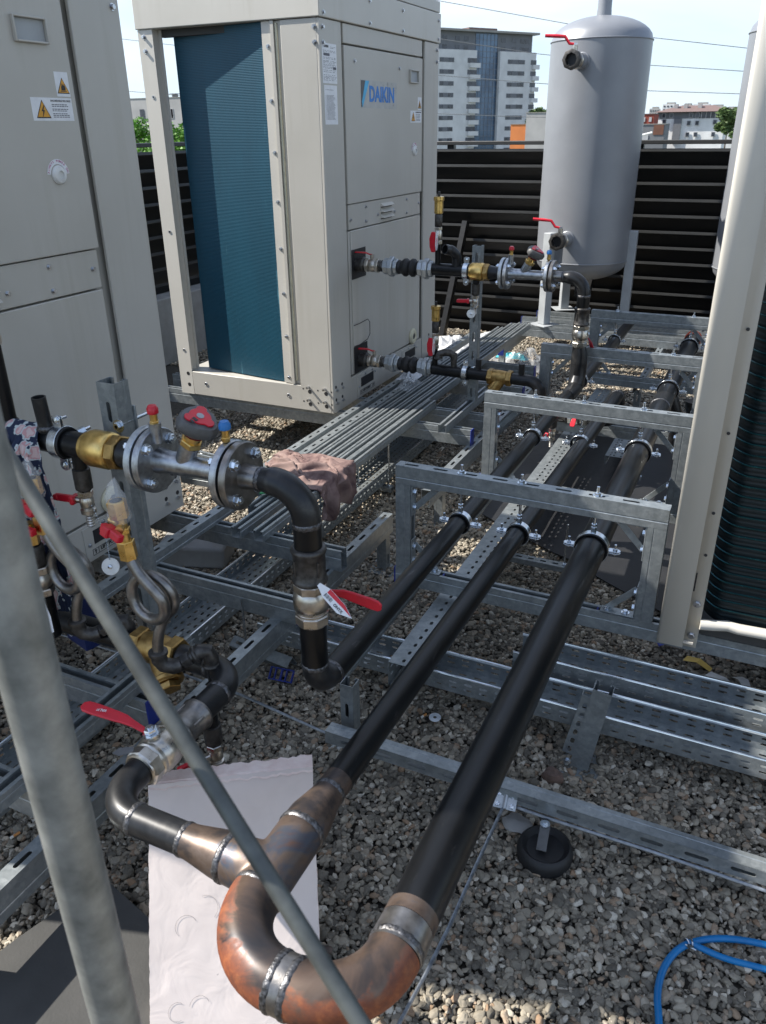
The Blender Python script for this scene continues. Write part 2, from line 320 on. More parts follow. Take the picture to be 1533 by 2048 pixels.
class MB:
    def __init__(s): s.v = []; s.f = []; s.m = []; s.mi = 0
    def add(s, vs, fs, M=None):
        b = len(s.v)
        s.v += [tuple(M @ V(p)) for p in vs] if M else [tuple(p) for p in vs]
        for f in fs: s.f.append(tuple(b + i for i in f)); s.m.append(s.mi)
        return s
    def box(s, x0, x1, y0, y1, z0, z1, M=None):
        vs = [(x, y, z) for z in (z0, z1) for y in (y0, y1) for x in (x0, x1)]
        return s.add(vs, [(0, 2, 3, 1), (4, 5, 7, 6), (0, 1, 5, 4), (1, 3, 7, 5), (3, 2, 6, 7), (2, 0, 4, 6)], M)
    def lathe(s, prof, o, d, seg=24, cap=True):
        M = axis_frame(o, d); vs = []; fs = []
        for r, h in prof:
            for k in range(seg):
                a = 2 * PI * k / seg; vs.append((r * math.cos(a), r * math.sin(a), h))
        for i in range(len(prof) - 1):
            for k in range(seg):
                k2 = (k + 1) % seg; fs.append((i * seg + k, i * seg + k2, (i + 1) * seg + k2, (i + 1) * seg + k))
        if cap:
            if prof[0][0] > 1e-5: fs.append(tuple(reversed(range(seg))))
            if prof[-1][0] > 1e-5: fs.append(tuple((len(prof) - 1) * seg + k for k in range(seg)))
        return s.add(vs, fs, M)
    def cyl(s, p0, p1, r, seg=16, cap=True):
        p0 = V(p0); p1 = V(p1); return s.lathe([(r, 0), (r, (p1 - p0).length)], p0, p1 - p0, seg, cap)
    def hexp(s, p0, p1, r, seg=6, ch=.08):
        p0 = V(p0); p1 = V(p1); L = (p1 - p0).length
        return s.lathe([(r * (1 - ch), 0), (r, r * ch), (r, L - r * ch), (r * (1 - ch), L)], p0, p1 - p0, seg)
    def tube(s, pts, r, seg=14, cap=True, closed=False):
        pts = [V(p) for p in pts]; n = len(pts); rs = r if isinstance(r, (list, tuple)) else [r] * n
        T = []
        for i in range(n):
            a = pts[(i - 1) % n] if (closed or i > 0) else pts[0]; b = pts[(i + 1) % n] if (closed or i < n - 1) else pts[-1]
            T.append((b - a).normalized())
        x = V((0, 0, 1)) if abs(T[0].z) < .9 else V((1, 0, 0))
        vs = []; fs = []
        for i in range(n):
            x = (x - T[i] * x.dot(T[i])).normalized(); y = T[i].cross(x)
            for k in range(seg):
                a = 2 * PI * k / seg; vs.append(pts[i] + (x * math.cos(a) + y * math.sin(a)) * rs[i])
        m = n if closed else n - 1
        for i in range(m):
            j = (i + 1) % n
            for k in range(seg):
                k2 = (k + 1) % seg; fs.append((i * seg + k, i * seg + k2, j * seg + k2, j * seg + k))
        if cap and not closed:
            fs.append(tuple(reversed(range(seg)))); fs.append(tuple((n - 1) * seg + k for k in range(seg)))
        return s.add(vs, fs)
    def ring(s, c, d, R, r, seg=28, seg2=8):
        M = axis_frame(c, d)
        return s.tube([M @ V((R * math.cos(2 * PI * k / seg), R * math.sin(2 * PI * k / seg), 0)) for k in range(seg)], r, seg2, closed=True)
    def extr(s, poly, h, M):
        n = len(poly)
        vs = [(p[0], p[1], 0) for p in poly] + [(p[0], p[1], h) for p in poly]
        fs = [tuple(reversed(range(n))), tuple(range(n, 2 * n))] + [(i, (i + 1) % n, n + (i + 1) % n, n + i) for i in range(n)]
        return s.add(vs, fs, M)
    def sheet(s, M, L, pts, holes={}):
        """profile pts (y,z) swept L along local X; holes: {segment: (pitch, hole length, hole width, start, [row positions 0..1])}"""
        for i in range(len(pts) - 1):
            a = V((0, pts[i][0], pts[i][1])); b = V((0, pts[i + 1][0], pts[i + 1][1])); e = (b - a); W = e.length; e = e / W
            def P(u, v): return V((u, 0, 0)) + a + e * v
            if i not in holes:
                s.add([P(0, 0), P(L, 0), P(L, W), P(0, W)], [(0, 1, 2, 3)], M); continue
            pitch, hl, hw, st, rows = holes[i]
            edges = [0] + [(rows[k] + rows[k + 1]) / 2 * W for k in range(len(rows) - 1)] + [W]
            for k, rc in enumerate(rows):
                v0, v1 = edges[k], edges[k + 1]; vc = rc * W
                off = st + (pitch / 2 if len(holes[i]) > 5 and k % 2 else 0)
                u = 0.; cells = []
                uc = off
                if uc - pitch / 2 > 1e-4:
                    s.add([P(0, v0), P(uc - pitch / 2, v0), P(uc - pitch / 2, v1), P(0, v1)], [(0, 1, 2, 3)], M); u = uc - pitch / 2
                while uc + hl / 2 < L - .002:
                    u1 = min(uc + pitch / 2, L)
                    out = []; inn = []
                    hr = hw / 2; sx = hl / 2 - hr
                    for q in range(16):
                        an = 2 * PI * q / 16 + PI / 16
                        cx, cy = math.cos(an), math.sin(an)
                        px = uc + (sx if cx > 0 else -sx) + hr * cx; py = vc + hr * cy
                        inn.append(P(px, py))
                    # outer boundary: corner-aligned points
                    def O(q):
                        side = [(u1, (v0 + v1) / 2 + (v1 - v0) / 4), (u1, v1), (uc + (u1 - uc) * .5, v1), (uc + (u1 - uc) * .15, v1),
                                (uc - (uc - u) * .15, v1), (uc - (uc - u) * .5, v1), (u, v1), (u, (v0 + v1) / 2 + (v1 - v0) / 4)]
                        if q < 8: return P(*side[q])
                        x, y = side[15 - q]; return P(x, v0 + v1 - y)
                    out = [O(q) for q in range(16)]
                    s.add(out + inn, [(q, (q + 1) % 16, 16 + (q + 1) % 16, 16 + q) for q in range(16)], M)
                    u = u1; uc += pitch
                if L - u > 1e-4: s.add([P(u, v0), P(L, v0), P(L, v1), P(u, v1)], [(0, 1, 2, 3)], M)
        return s
    def build(s, name, mats, parent=None, loc=None, ang=38, bevel=0, solid=0, label=None):
        off = wloc(parent) if parent is not None else (V(loc) if loc is not None else V((0, 0, 0)))
        me = bpy.data.meshes.new(name)
        me.from_pydata([(p[0] - off.x, p[1] - off.y, p[2] - off.z) for p in s.v], [], s.f)
        mats = mats if isinstance(mats, (list, tuple)) else [mats]
        for m in mats: me.materials.append(MATS[m])
        if len(mats) > 1: me.polygons.foreach_set('material_index', s.m)
        me.polygons.foreach_set('use_smooth', [not solid] * len(me.polygons))
        if solid:
            bm = bmesh.new(); bm.from_mesh(me); bmesh.ops.remove_doubles(bm, verts=bm.verts, dist=2e-5)
            bmesh.ops.recalc_face_normals(bm, faces=bm.faces); bm.to_mesh(me); bm.free()
        me.update()
        if not solid: me.set_sharp_from_angle(angle=math.radians(ang))
        elif ang == 50: me.polygons.foreach_set('use_smooth', [True] * len(me.polygons)); me.set_sharp_from_angle(angle=math.radians(ang))
        o = bpy.data.objects.new(name, me); COL.objects.link(o)
        if parent is not None: o.parent = parent
        else: o.location = off
        if bevel:
            md = o.modifiers.new('edge', 'BEVEL'); md.width = bevel; md.segments = 2; md.limit_method = 'ANGLE'; md.angle_limit = math.radians(50)
        if solid:
            md = o.modifiers.new('gauge', 'SOLIDIFY'); md.thickness = solid; md.offset = 0
        if label: o['label'] = label
        return o

def thing(name, label, cat, loc=(0, 0, 0), group=None):
    o = bpy.data.objects.new(name, None); COL.objects.link(o); o.location = loc
    o.empty_display_size = .05
    return tag(o, label, cat, group)
def tag(o, label, cat, group=None, kind=None):
    o['label'] = label; o['category'] = cat
    if group: o['group'] = group
    if kind: o['kind'] = kind
    return o
def struct(o, kind='structure'):
    o['kind'] = kind; return o
def copy_tree(o, delta, label, parent=None):
    c = o.copy(); COL.objects.link(c)
    if parent is None:
        c.location = o.location + V(delta); c['label'] = label
    else: c.parent = parent
    for ch in list(o.children): copy_tree(ch, delta, None, c)
    return c
def text(body, size, M, mat, parent, name='lettering', sx=1, bold=0, align='LEFT', ext=.0004):
    cu = bpy.data.curves.new(name, 'FONT'); cu.body = body; cu.size = size; cu.extrude = ext; cu.offset = bold
    cu.align_x = align; cu.align_y = 'BOTTOM'; cu.materials.append(MATS[mat]); cu.resolution_u = 3
    tmp = bpy.data.objects.new(name, cu)
    me = bpy.data.meshes.new_from_object(tmp); me.name = name
    bpy.data.objects.remove(tmp); bpy.data.curves.remove(cu)
    me.transform(Matrix.Translation(-wloc(parent)) @ M @ Matrix.Diagonal((sx, 1, 1, 1)))
    o = bpy.data.objects.new(name, me); COL.objects.link(o)
    o.parent = parent
    return o
def arc(c, a, b, R, a0, a1, n=10):
    """points c + R(cos a + sin b)"""
    c = V(c); a = V(a); b = V(b)
    return [c + (a * math.cos(a0 + (a1 - a0) * i / n) + b * math.sin(a0 + (a1 - a0) * i / n)) * R for i in range(n + 1)]
def elbow_pts(p, d0, d1, R, n=10):
    """quarter bend starting at p heading d0 and leaving along d1"""
    p = V(p); d0 = V(d0).normalized(); d1 = V(d1).normalized(); c = p + d1 * R
    return [c - d1 * R * math.cos(PI / 2 * i / n) + d0 * R * math.sin(PI / 2 * i / n) for i in range(n + 1)]
def weld(c, d, r, parent, h=.0022, w=1.0):
    mb = MB(); M = axis_frame(c, d); n = 96
    rows = 7; vs = []; fs = []
    rnd = random.Random(int(abs(c[0] * 971 + c[1] * 577 + c[2] * 331) * 1000)); ph = rnd.random() * 6; lo = [rnd.uniform(-.0014, .0014) for _ in range(12)]
    for i in range(rows):
        t = i / (rows - 1) * 2 - 1
        for k in range(n):
            a = 2 * PI * k / n; rip = (k * .5 + t * t * .55) % 1.0
            wob = lo[k // 8] * .6 + .0006 * math.sin(k * .9 + ph)
            rr = r + h * (1 - t * t) * (.75 + .35 * rip) + rnd.uniform(-.0002, .0003) - (.0008 if abs(t) == 1 else 0)
            vs.append((rr * math.cos(a), rr * math.sin(a), t * .0068 * w + wob))
    for i in range(rows - 1):
        for k in range(n):
            fs.append((i * n + k, i * n + (k + 1) % n, (i + 1) * n + (k + 1) % n, (i + 1) * n + k))
    mb.add(vs, fs, M)
    return mb.build('weld_bead', 'weld', parent, ang=70)
def bolt(mb, p, d, r=.008, h=.006, washer=.014):
    p = V(p); d = V(d).normalized()
    if washer: mb.cyl(p, p + d * .002, washer, 16)
    mb.hexp(p + d * .002, p + d * (.002 + h), r)
# ------------------------------------------------------------------ camera, light, sky
cam_d = bpy.data.cameras.new('camera'); cam = bpy.data.objects.new('camera', cam_d); COL.objects.link(cam); S.camera = cam
cam_d.sensor_fit = 'HORIZONTAL'; cam_d.sensor_width = 36; cam_d.lens = 37.376; cam_d.clip_start = .02; cam_d.clip_end = 6000
R3 = Matrix(((0.905481714, -0.174561343, 0.386821926), (0.424235227, 0.396554278, -0.814106367), (-0.011284388, 0.901261917, 0.433127718)))
cam.matrix_world = Matrix.Translation((0, 0, 1.7)) @ R3.to_4x4()
cam_d.dof.use_dof = True; cam_d.dof.focus_distance = 3.0; cam_d.dof.aperture_fstop = 13
SUN = V((-.70, -.21, .72)).normalized()
sl = bpy.data.lights.new('sun', 'SUN'); sl.energy = 4.9; sl.angle = math.radians(.53); sl.color = (1, .95, .87)
so = bpy.data.objects.new('sun', sl); COL.objects.link(so); so.location = (-20, -4, 20)
so.rotation_euler = SUN.to_track_quat('Z', 'Y').to_euler()
W = bpy.data.worlds.new('World'); S.world = W; W.use_nodes = True
nt = W.node_tree; bg = nt.nodes['Background']; bg.inputs['Strength'].default_value = .128
sky = node(nt, 'ShaderNodeTexSky', sky_type='NISHITA'); sky.sun_disc = False
sky.sun_elevation = math.asin(SUN.z); sky.sun_rotation = math.atan2(SUN.x, SUN.y)
sky.air_density = 1.0; sky.dust_density = .5; sky.ozone_density = 2.5; sky.altitude = 250
tc = node(nt, 'ShaderNodeTexCoord'); mp = node(nt, 'ShaderNodeMapping'); mp.inputs['Scale'].default_value = (1, 1, 3.2)
nt.links.new(tc.outputs['Generated'], mp.inputs[0])
cn = node(nt, 'ShaderNodeTexNoise'); cn.inputs['Scale'].default_value = 2.1; cn.inputs['Detail'].default_value = 6; cn.inputs['Distortion'].default_value = .4
nt.links.new(mp.outputs[0], cn.inputs['Vector'])
cr = ramp(nt, [(.36, (0, 0, 0)), (.68, (1, 1, 1))]); nt.links.new(cn.outputs['Fac'], cr.inputs[0])
cm = node(nt, 'ShaderNodeMath', operation='MULTIPLY'); cm.inputs[1].default_value = .62; nt.links.new(cr.outputs[0], cm.inputs[0])
mx = node(nt, 'ShaderNodeMix', data_type='RGBA'); mx.inputs['B'].default_value = (5.2, 5.4, 5.6, 1)
nt.links.new(cm.outputs[0], mx.inputs['Factor']); sp = node(nt, 'ShaderNodeSeparateXYZ'); nt.links.new(tc.outputs['Generated'], sp.inputs[0])
hz = node(nt, 'ShaderNodeMapRange', interpolation_type='SMOOTHSTEP'); hz.inputs['From Min'].default_value = -.02; hz.inputs['From Max'].default_value = .5; hz.inputs['To Min'].default_value = .85; hz.inputs['To Max'].default_value = .0
nt.links.new(sp.outputs['Z'], hz.inputs[0])
hm = node(nt, 'ShaderNodeMix', data_type='RGBA'); hm.inputs['B'].default_value = (2.75, 3.6, 4.5, 1)
nt.links.new(hz.outputs[0], hm.inputs['Factor']); nt.links.new(sky.outputs[0], hm.inputs['A']); nt.links.new(hm.outputs['Result'], mx.inputs['A']); nt.links.new(mx.outputs['Result'], bg.inputs['Color'])
S.view_settings.view_transform = 'Standard'; S.view_settings.look = 'None'; S.view_settings.exposure = .95; S.view_settings.gamma = 1
S.cycles.max_bounces = 8; S.cycles.transparent_max_bounces = 12

# ------------------------------------------------------------------ ground
struct(MB().box(-3000, 3000, -600, 5000, -18.3, -18).build('ground', 'city_ground'))
struct(MB().box(-4.62, 9, -6, 7.4, -18, -.006).build('roof', 'roof_base'))

def gravel():
    import numpy as np
    rng = np.random.default_rng(3)
    pts = []
    def fill(x0, x1, y0, y1, dens):
        n = int((x1 - x0) * (y1 - y0) * dens)
        p = rng.random((n, 2)); p[:, 0] = x0 + p[:, 0] * (x1 - x0); p[:, 1] = y0 + p[:, 1] * (y1 - y0)
        return p
    P = np.concatenate([fill(-1.9, .75, .25, 2.6, 15000), fill(-3.4, 1.2, 2.6, 5.0, 12000), fill(-2.9, -1.9, .3, 2.6, 9500), fill(.75, 2.2, -.3, 2.6, 7000), fill(-1.9, .75, -.3, .25, 7000), fill(1.2, 2.4, 2.6, 5.0, 5000), fill(-4.5, 1.4, 5.0, 7.05, 6000)])
    # keep only what can fall inside the picture, with a margin
    n = len(P)
    me = bpy.data.meshes.new('gravel')
    z = rng.uniform(-.004, .011, n)
    co = np.column_stack([P, z]).astype(np.float32)
    me.vertices.add(n); me.vertices.foreach_set('co', co.ravel())
    base = np.exp(rng.normal(0, .36, n)) * .0070; base = np.clip(base, .0028, .0150)
    asp = rng.uniform(.55, .95, n); fl = rng.uniform(.38, .75, n)
    scl = np.column_stack([base * 1.12, base * asp, base * fl]).astype(np.float32)
    tilt = rng.normal(0, .38, (n, 2))
    rot = np.column_stack([tilt[:, 0], tilt[:, 1], rng.random(n) * 6.283]).astype(np.float32)
    idx = rng.integers(0, 10, n).astype(np.int32); pc = rng.random(n).astype(np.float32)
    for nm, ty, key, ar in (('rot', 'FLOAT_VECTOR', 'vector', rot), ('scl', 'FLOAT_VECTOR', 'vector', scl), ('idx', 'INT', 'value', idx), ('pcol', 'FLOAT', 'value', pc)):
        at = me.attributes.new(nm, ty, 'POINT'); at.data.foreach_set(key, ar.ravel())
    me.materials.append(MATS['pebble'])
    o = bpy.data.objects.new('gravel', me); COL.objects.link(o); o['kind'] = 'stuff'; o['label'] = 'loose grey and brown rounded gravel covering the flat roof'; o['category'] = 'gravel'
    ng = bpy.data.node_groups.new('pebbles', 'GeometryNodeTree')
    ng.interface.new_socket('Geometry', in_out='INPUT', socket_type='NodeSocketGeometry')
    ng.interface.new_socket('Geometry', in_out='OUTPUT', socket_type='NodeSocketGeometry')
    gi = ng.nodes.new('NodeGroupInput'); go = ng.nodes.new('NodeGroupOutput')
    gti = ng.nodes.new('GeometryNodeGeometryToInstance')
    for k in range(9, -1, -1):
        ico = ng.nodes.new('GeometryNodeMeshIcoSphere'); ico.inputs['Radius'].default_value = 1; ico.inputs['Subdivisions'].default_value = 4
        pos = ng.nodes.new('GeometryNodeInputPosition')
        add = ng.nodes.new('ShaderNodeVectorMath'); add.operation = 'ADD'; add.inputs[1].default_value = (k * 5.3, k * 2.1, k * 7.7)
        ng.links.new(pos.outputs[0], add.inputs[0])
        nz = ng.nodes.new('ShaderNodeTexNoise'); nz.inputs['Scale'].default_value = .75; nz.inputs['Detail'].default_value = 1.5
        ng.links.new(add.outputs[0], nz.inputs['Vector'])
        sub = ng.nodes.new('ShaderNodeVectorMath'); sub.operation = 'SUBTRACT'; sub.inputs[1].default_value = (.5, .5, .5)
        ng.links.new(nz.outputs['Color'], sub.inputs[0])
        sc = ng.nodes.new('ShaderNodeVectorMath'); sc.operation = 'SCALE'; sc.inputs['Scale'].default_value = .85 if k % 3 else 1.35
        ng.links.new(sub.outputs[0], sc.inputs[0])
        sp = ng.nodes.new('GeometryNodeSetPosition'); ng.links.new(ico.outputs[0], sp.inputs['Geometry']); ng.links.new(sc.outputs[0], sp.inputs['Offset'])
        ss = ng.nodes.new('GeometryNodeSetShadeSmooth'); ng.links.new(sp.outputs[0], ss.inputs[0])
        sm = ng.nodes.new('GeometryNodeSetMaterial'); sm.inputs['Material'].default_value = MATS['pebble']; ng.links.new(ss.outputs[0], sm.inputs[0])
        ng.links.new(sm.outputs[0], gti.inputs[0])
    iop = ng.nodes.new('GeometryNodeInstanceOnPoints'); iop.inputs['Pick Instance'].default_value = True
    ng.links.new(gi.outputs[0], iop.inputs['Points']); ng.links.new(gti.outputs[0], iop.inputs['Instance'])
    def na(nm, ty):
        a = ng.nodes.new('GeometryNodeInputNamedAttribute'); a.data_type = ty; a.inputs['Name'].default_value = nm; return a.outputs['Attribute']
    ng.links.new(na('idx', 'INT'), iop.inputs['Instance Index'])
    e2r = ng.nodes.new('FunctionNodeEulerToRotation'); ng.links.new(na('rot', 'FLOAT_VECTOR'), e2r.inputs[0]); ng.links.new(e2r.outputs[0], iop.inputs['Rotation'])
    ng.links.new(na('scl', 'FLOAT_VECTOR'), iop.inputs['Scale'])
    ng.links.new(iop.outputs[0], go.inputs[0])
    md = o.modifiers.new('pebbles', 'NODES'); md.node_group = ng
gravel()

# ------------------------------------------------------------------ louvred fences and parapet
def louvre(name, label, p0, p1, out, zt, rows, pitch, loc):
    """fence from p0 to p1; out = unit vector towards the viewer"""
    t = thing(name, label, 'fence', loc)
    p0 = V(p0); p1 = V(p1); L = (p1 - p0).length; o = V(out)
    M = Matrix(((p1 - p0).normalized().to_4d(), (-o).to_4d(), V((0, 0, 1, 0)), V((0, 0, 0, 1)))).transposed()
    M.translation = p0; M[3][3] = 1
    a = MB()
    for i in range(rows):
        z = zt - .06 - i * pitch
        # front lip, lower return and the blade sloping back behind the slat below
        prof = [(.020, z - .006), (.0, z), (-.003, z - .021), (.006, z - .026), (.052, z - pitch - .02), (.056, z - pitch - .018), (.010, z - .030)]
        n = len(prof); vs = [(0, y, q) for y, q in prof] + [(L, y, q) for y, q in prof]
        for k in range(n):
            a.mi = 1 if k in (1, 2) else 0  # paler lip faces put the lit front edge into the colour
            a.add([vs[k], vs[(k + 1) % n], vs[n + (k + 1) % n], vs[n + k]], [(0, 1, 2, 3)], M)
    a.mi = 0
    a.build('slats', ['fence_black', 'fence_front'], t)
    MB().box(0, L, -.012, .065, zt - .03, zt, M).build('top_cap', 'fence_front', t, bevel=.004)
    k = .3
    while k < L:
        MB().box(k - .03, k + .03, .066, .12, .0, zt - .031, M).build('post', 'fence_black', t); k += 1.6
    return t
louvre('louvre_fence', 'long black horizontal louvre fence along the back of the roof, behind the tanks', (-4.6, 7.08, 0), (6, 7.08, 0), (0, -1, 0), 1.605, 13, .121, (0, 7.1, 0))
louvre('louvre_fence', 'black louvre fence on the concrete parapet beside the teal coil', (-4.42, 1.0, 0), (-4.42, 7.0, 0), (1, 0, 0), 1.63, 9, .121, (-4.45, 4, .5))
tag(MB().box(-4.62, -4.28, -1, 7.0, -.004, .52).build('parapet', 'concrete', loc=(-4.45, 3, 0), bevel=.01), 'grey concrete parapet wall under the black louvres', 'wall')
def leaning(x0, y0, x1, y1, zt, label):
    mb = MB(); M = frame((x0, y0, .012), (x1 - x0, y1 - y0, zt), (1, 0, .2))
    L = V((x1 - x0, y1 - y0, zt)).length
    mb.sheet(M, L, [(-.03, -.022), (-.03, .022), (.03, .022), (.03, -.022)])
    tag(mb.build('leaning_post', 'fence_black', loc=(x0, y0, 0), solid=.004), label, 'post', 'black posts leaning on the back fence')
leaning(-2.58, 6.72, -2.50, 7.04, .95, 'black channel post leaning on the fence close beside the teal coil unit')
leaning(-1.40, 6.76, -1.33, 7.05, .74, 'black channel post leaning on the fence just behind the tank')

# ------------------------------------------------------------------ the town behind
def far(k):
    def bx(mb, x0, x1, y0, y1, z0, z1):
        return mb.box(x0 * k, x1 * k, y0 * k, y1 * k, 1.7 + (z0 - 1.7) * k, 1.7 + (z1 - 1.7) * k)
    return bx
def tower():
    k = 2.2; o = V((-43.551 * k, 110 * k, 0)); u = V((.573, .8195, 0)); nrm = V((.8195, -.573, 0))
    M = Matrix(((u.x, -nrm.x, 0, o.x), (u.y, -nrm.y, 0, o.y), (0, 0, 1, 0), (0, 0, 0, 1)))
    t = thing('tower_block', 'tall white and grey apartment tower with blue glass shaft beside the teal coil unit', 'building', (o.x, o.y, -18))
    Z = lambda z: 1.7 + (z - 1.7) * k
    def B(u0, u1, d0, d1, z0, z1): return MB().box(u0 * k, u1 * k, d0 * k, d1 * k, Z(z0), Z(z1), M)
    B(-2.4, 6.15, 0, 8, -7.2, 11.03).build('wall', 'bld_white', t)
    B(10.0, 16.2, 0, 8, -7.2, 11.03).build('wall', 'bld_white', t)
    B(-2.2, 6.1, .45, 7.6, 11.04, 13.1).build('top_storey', 'bld_grey', t)
    B(9.8, 15.7, .45, 7.6, 11.04, 13.1).build('top_storey', 'bld_grey', t)
    B(6.16, 9.99, .5, 7, -7.2, 13.12).build('glass_shaft', 'glass_blue', t)
    g = MB()
    for i in range(7): g.box((6.2 + i * .62) * k - .05, (6.2 + i * .62) * k + .05, .47 * k, .5 * k, Z(-7), Z(13.1), M)
    for i in range(30): g.box(6.17 * k, 9.98 * k, .478 * k, .5 * k, Z(13 - i * .68) - .06, Z(13 - i * .68) + .06, M)
    g.build('mullions', 'bld_grey', t)
    r = B(-2.6, 16.5, -.15, 8.2, 13.13, 13.38).build('roof', 'bld_roof', t)
    B(5.6, 10.2, 1.2, 6, 13.39, 13.75).build('roof_housing', 'bld_roofred', r)
    for i in range(13):
        z = 10.1 - 1.36 * i
        for u0, u1, f in ((-1.9, -.4, 0), (.22, 2.5, 0), (11.3, 14.25, 0)):
            mb = MB(); mb.box(u0 * k, u1 * k, -.012 * k, .01 * k, Z(z - .53), Z(z), M)
            w = mb.build('window', 'bld_grey', t)
            pn = MB()
            for a, b in ((.03, .18), (.2, .27), (.62, .78), (.8, .98)):
                pn.box((u0 + (u1 - u0) * a) * k, (u0 + (u1 - u0) * b) * k, -.03 * k, -.013 * k, Z(z - .47), Z(z - .05), M)
            pn.build('pane', 'win_dark', w)
        for u0, u1 in ((4.65, 6.22), (15.3, 16.28)):
            MB().box(u0 * k, u1 * k, -.02 * k, .3 * k, Z(z - .55), Z(z + .02), M).build('balcony_opening', 'win_dark', t)
            MB().box((u0 + .25) * k, (u1 + .35) * k, -.35 * k, -.021 * k, Z(z - 1.1), Z(z - .56), M).build('balcony', 'bld_white', t)
    for z in (12.6, 11.6):
        for u0 in (-.6, .9, 2.9, 4.3, 10.4, 12.2, 13.6, 14.4):
            MB().box(u0 * k, (u0 + .7) * k, .42 * k, .449 * k, Z(z - .5), Z(z), M).build('window', 'win_dark', t)
tower()
def house():
    k = 3.3; bx = far(k)
    t = thing('apartment_house', 'white four storey house with brown roof and chimneys, beyond the tank', 'building', (-9.5 * k, 90 * k, -18))
    bx(MB(), -12.5, -6.3, 90, 94, -4.2, 2.35).build('wall', 'bld_bright', t)
    bx(MB(), -12.5, -8.6, 89.97, 94, 2.36, 2.9).build('top_storey', 'bld_grey', t)
    bx(MB(), -8.58, -6.3, 89.95, 94, 2.36, 2.9).build('loggia', 'win_dark', t)
    g = MB()
    for i in range(6): bx(g, -8.5 + i * .42, -8.44 + i * .42, 89.9, 89.94, 2.36, 2.9)
    g.build('loggia_frame', 'win_frame', t)
    m = MB(); vs = [(-12.8, 89.5, 2.93), (-6.0, 89.5, 2.93), (-6.0, 94.5, 2.93), (-12.8, 94.5, 2.93), (-10.8, 92, 3.5), (-7.6, 92, 3.5)]
    m.add([(x * k, y * k, 1.7 + (z - 1.7) * k) for x, y, z in vs], [(0, 1, 5, 4), (1, 2, 5), (2, 3, 4, 5), (3, 0, 4), (3, 2, 1, 0)])
    r = m.build('roof', 'bld_roofred', t, ang=10)
    for x in (-11.2, -10.3, -9.0): bx(MB(), x, x + .35, 90.9, 91.5, 3.0, 3.62).build('chimney', 'bld_concrete', r)
    bx(MB(), -10.9, -10.2, 89.8, 89.96, 0.2, 2.34).build('stair_panel', 'bld_grey', t)
    for x, z in ((-9.7, 1.75), (-8.95, 1.75), (-7.35, 1.8), (-9.7, .75), (-8.95, .75), (-7.35, .75), (-12.0, 1.9), (-12.1, 2.42), (-11.4, 2.42), (-9.6, 2.42), (-9.0, 2.42)):
        w = bx(MB(), x, x + .36, 89.9, 89.94, z, z + .42).build('window', 'win_frame', t)
        bx(MB(), x + .04, x + .32, 89.87, 89.899, z + .04, z + .38).build('pane', 'win_dark', w)
house()
def box_building(name, label, x0, x1, y0, y1, zt, k, mat, extra=None):
    bx = far(k); t = thing(name, label, 'building', ((x0 + x1) / 2 * k, y0 * k, -18))
    bx(MB(), x0, x1, y0, y1, (-18 - 1.7) / k + 1.7, zt).build('wall', mat, t)
    bx(MB(), x0 - .05, x1 + .05, y0 - .06, y1, zt + .002, zt + .06).build('roof_edge', 'bld_roof' if mat != 'bld_red' else 'bld_roofred', t)
    for (a, b, c, d, mm, nm) in extra or []: bx(MB(), a, b, y0 - .05, y0 - .004, c, d).build(nm, mm, t)
    return t
box_building('red_house', 'small dark red house with brown roof beside the white house', -13.95, -12.55, 88, 91, 2.75, 3.2, 'bld_red', [(-13.6, -13.35, 2.1, 2.5, 'win_frame', 'window'), (-13.0, -12.75, 2.1, 2.5, 'win_frame', 'window')])
box_building('low_building', 'low grey shed with brown panel in front of the white house', -14.2, -10.9, 84, 87, 1.86, 2.9, 'bld_grey', [(-11.9, -11.0, 1.0, 1.84, 'bld_brown', 'panel'), (-12.8, -12.3, .5, 1.0, 'win_frame', 'gate')])
box_building('orange_building', 'flat roofed orange block beside the tall tower', -27.3, -25.45, 90, 93, 2.05, 1.6, 'bld_orange')
box_building('concrete_building', 'plain pale concrete block between the orange block and the tank', -25.4, -21.5, 89, 93, 3.08, 1.6, 'bld_concrete', [(-23.1, -22.8, 1.4, 2.6, 'win_dark', 'window')])
k = 1.35
t = box_building('flat_block', 'grey flat roofed block behind the bright green trees', -86, -64, 90, 96, 5.62, k, 'bld_concrete', [(-71.9, -71.2, 3.3, 4.4, 'win_frame', 'window'), (-71.55, -71.25, 3.35, 4.35, 'win_dark', 'pane'), (-76.5, -75.8, 3.3, 4.4, 'win_dark', 'window')])
for x in (-75.5, -71.8): far(k)(far(k)(MB(), x - .5, x + .5, 91, 92, 6.05, 6.12), x - .35, x + .3, 91.3, 91.7, 5.69, 6.04).build('roof_vent', 'bld_grey', t)
rnd = random.Random(5)
for i, (px, w, zt) in enumerate(((-12.9, .9, 3.42), (-11.5, 1.3, 3.78), (-9.9, 1.0, 3.66), (-8.6, 1.5, 3.72), (-7.2, 1.5, 3.5), (-5.9, 1.1, 3.3))):
    lb = ['far white block behind the red house', 'far pale block with stepped top behind the white house', 'far grey block between the chimneys of the white house', 'far pale block above the middle of the brown roof', 'far pinkish block above the far end of the brown roof', 'far bluish block above the round tree'][i]
    k = 6.; bx = far(k); t = thing('far_block', lb, 'building', (px * k, 90 * k, -18), 'far housing blocks on the skyline')
    bx(MB(), px - w / 2, px + w / 2, 90, 91, -1.6, zt - .15).build('wall', 'bld_white' if i % 2 else 'bld_concrete', t)
    bx(MB(), px - w / 4, px + w / 3, 90.1, 91, zt - .149, zt).build('roof_storey', 'bld_roof', t)
    m = MB()
    for r in range(3):
        for c in range(4): bx(m, px - w / 2 + .08 + c * w / 4, px - w / 2 + .08 + c * w / 4 + w / 8, 89.97, 89.995, zt - .4 - r * .28, zt - .28 - r * .28)
    m.build('windows', 'win_dark', t)

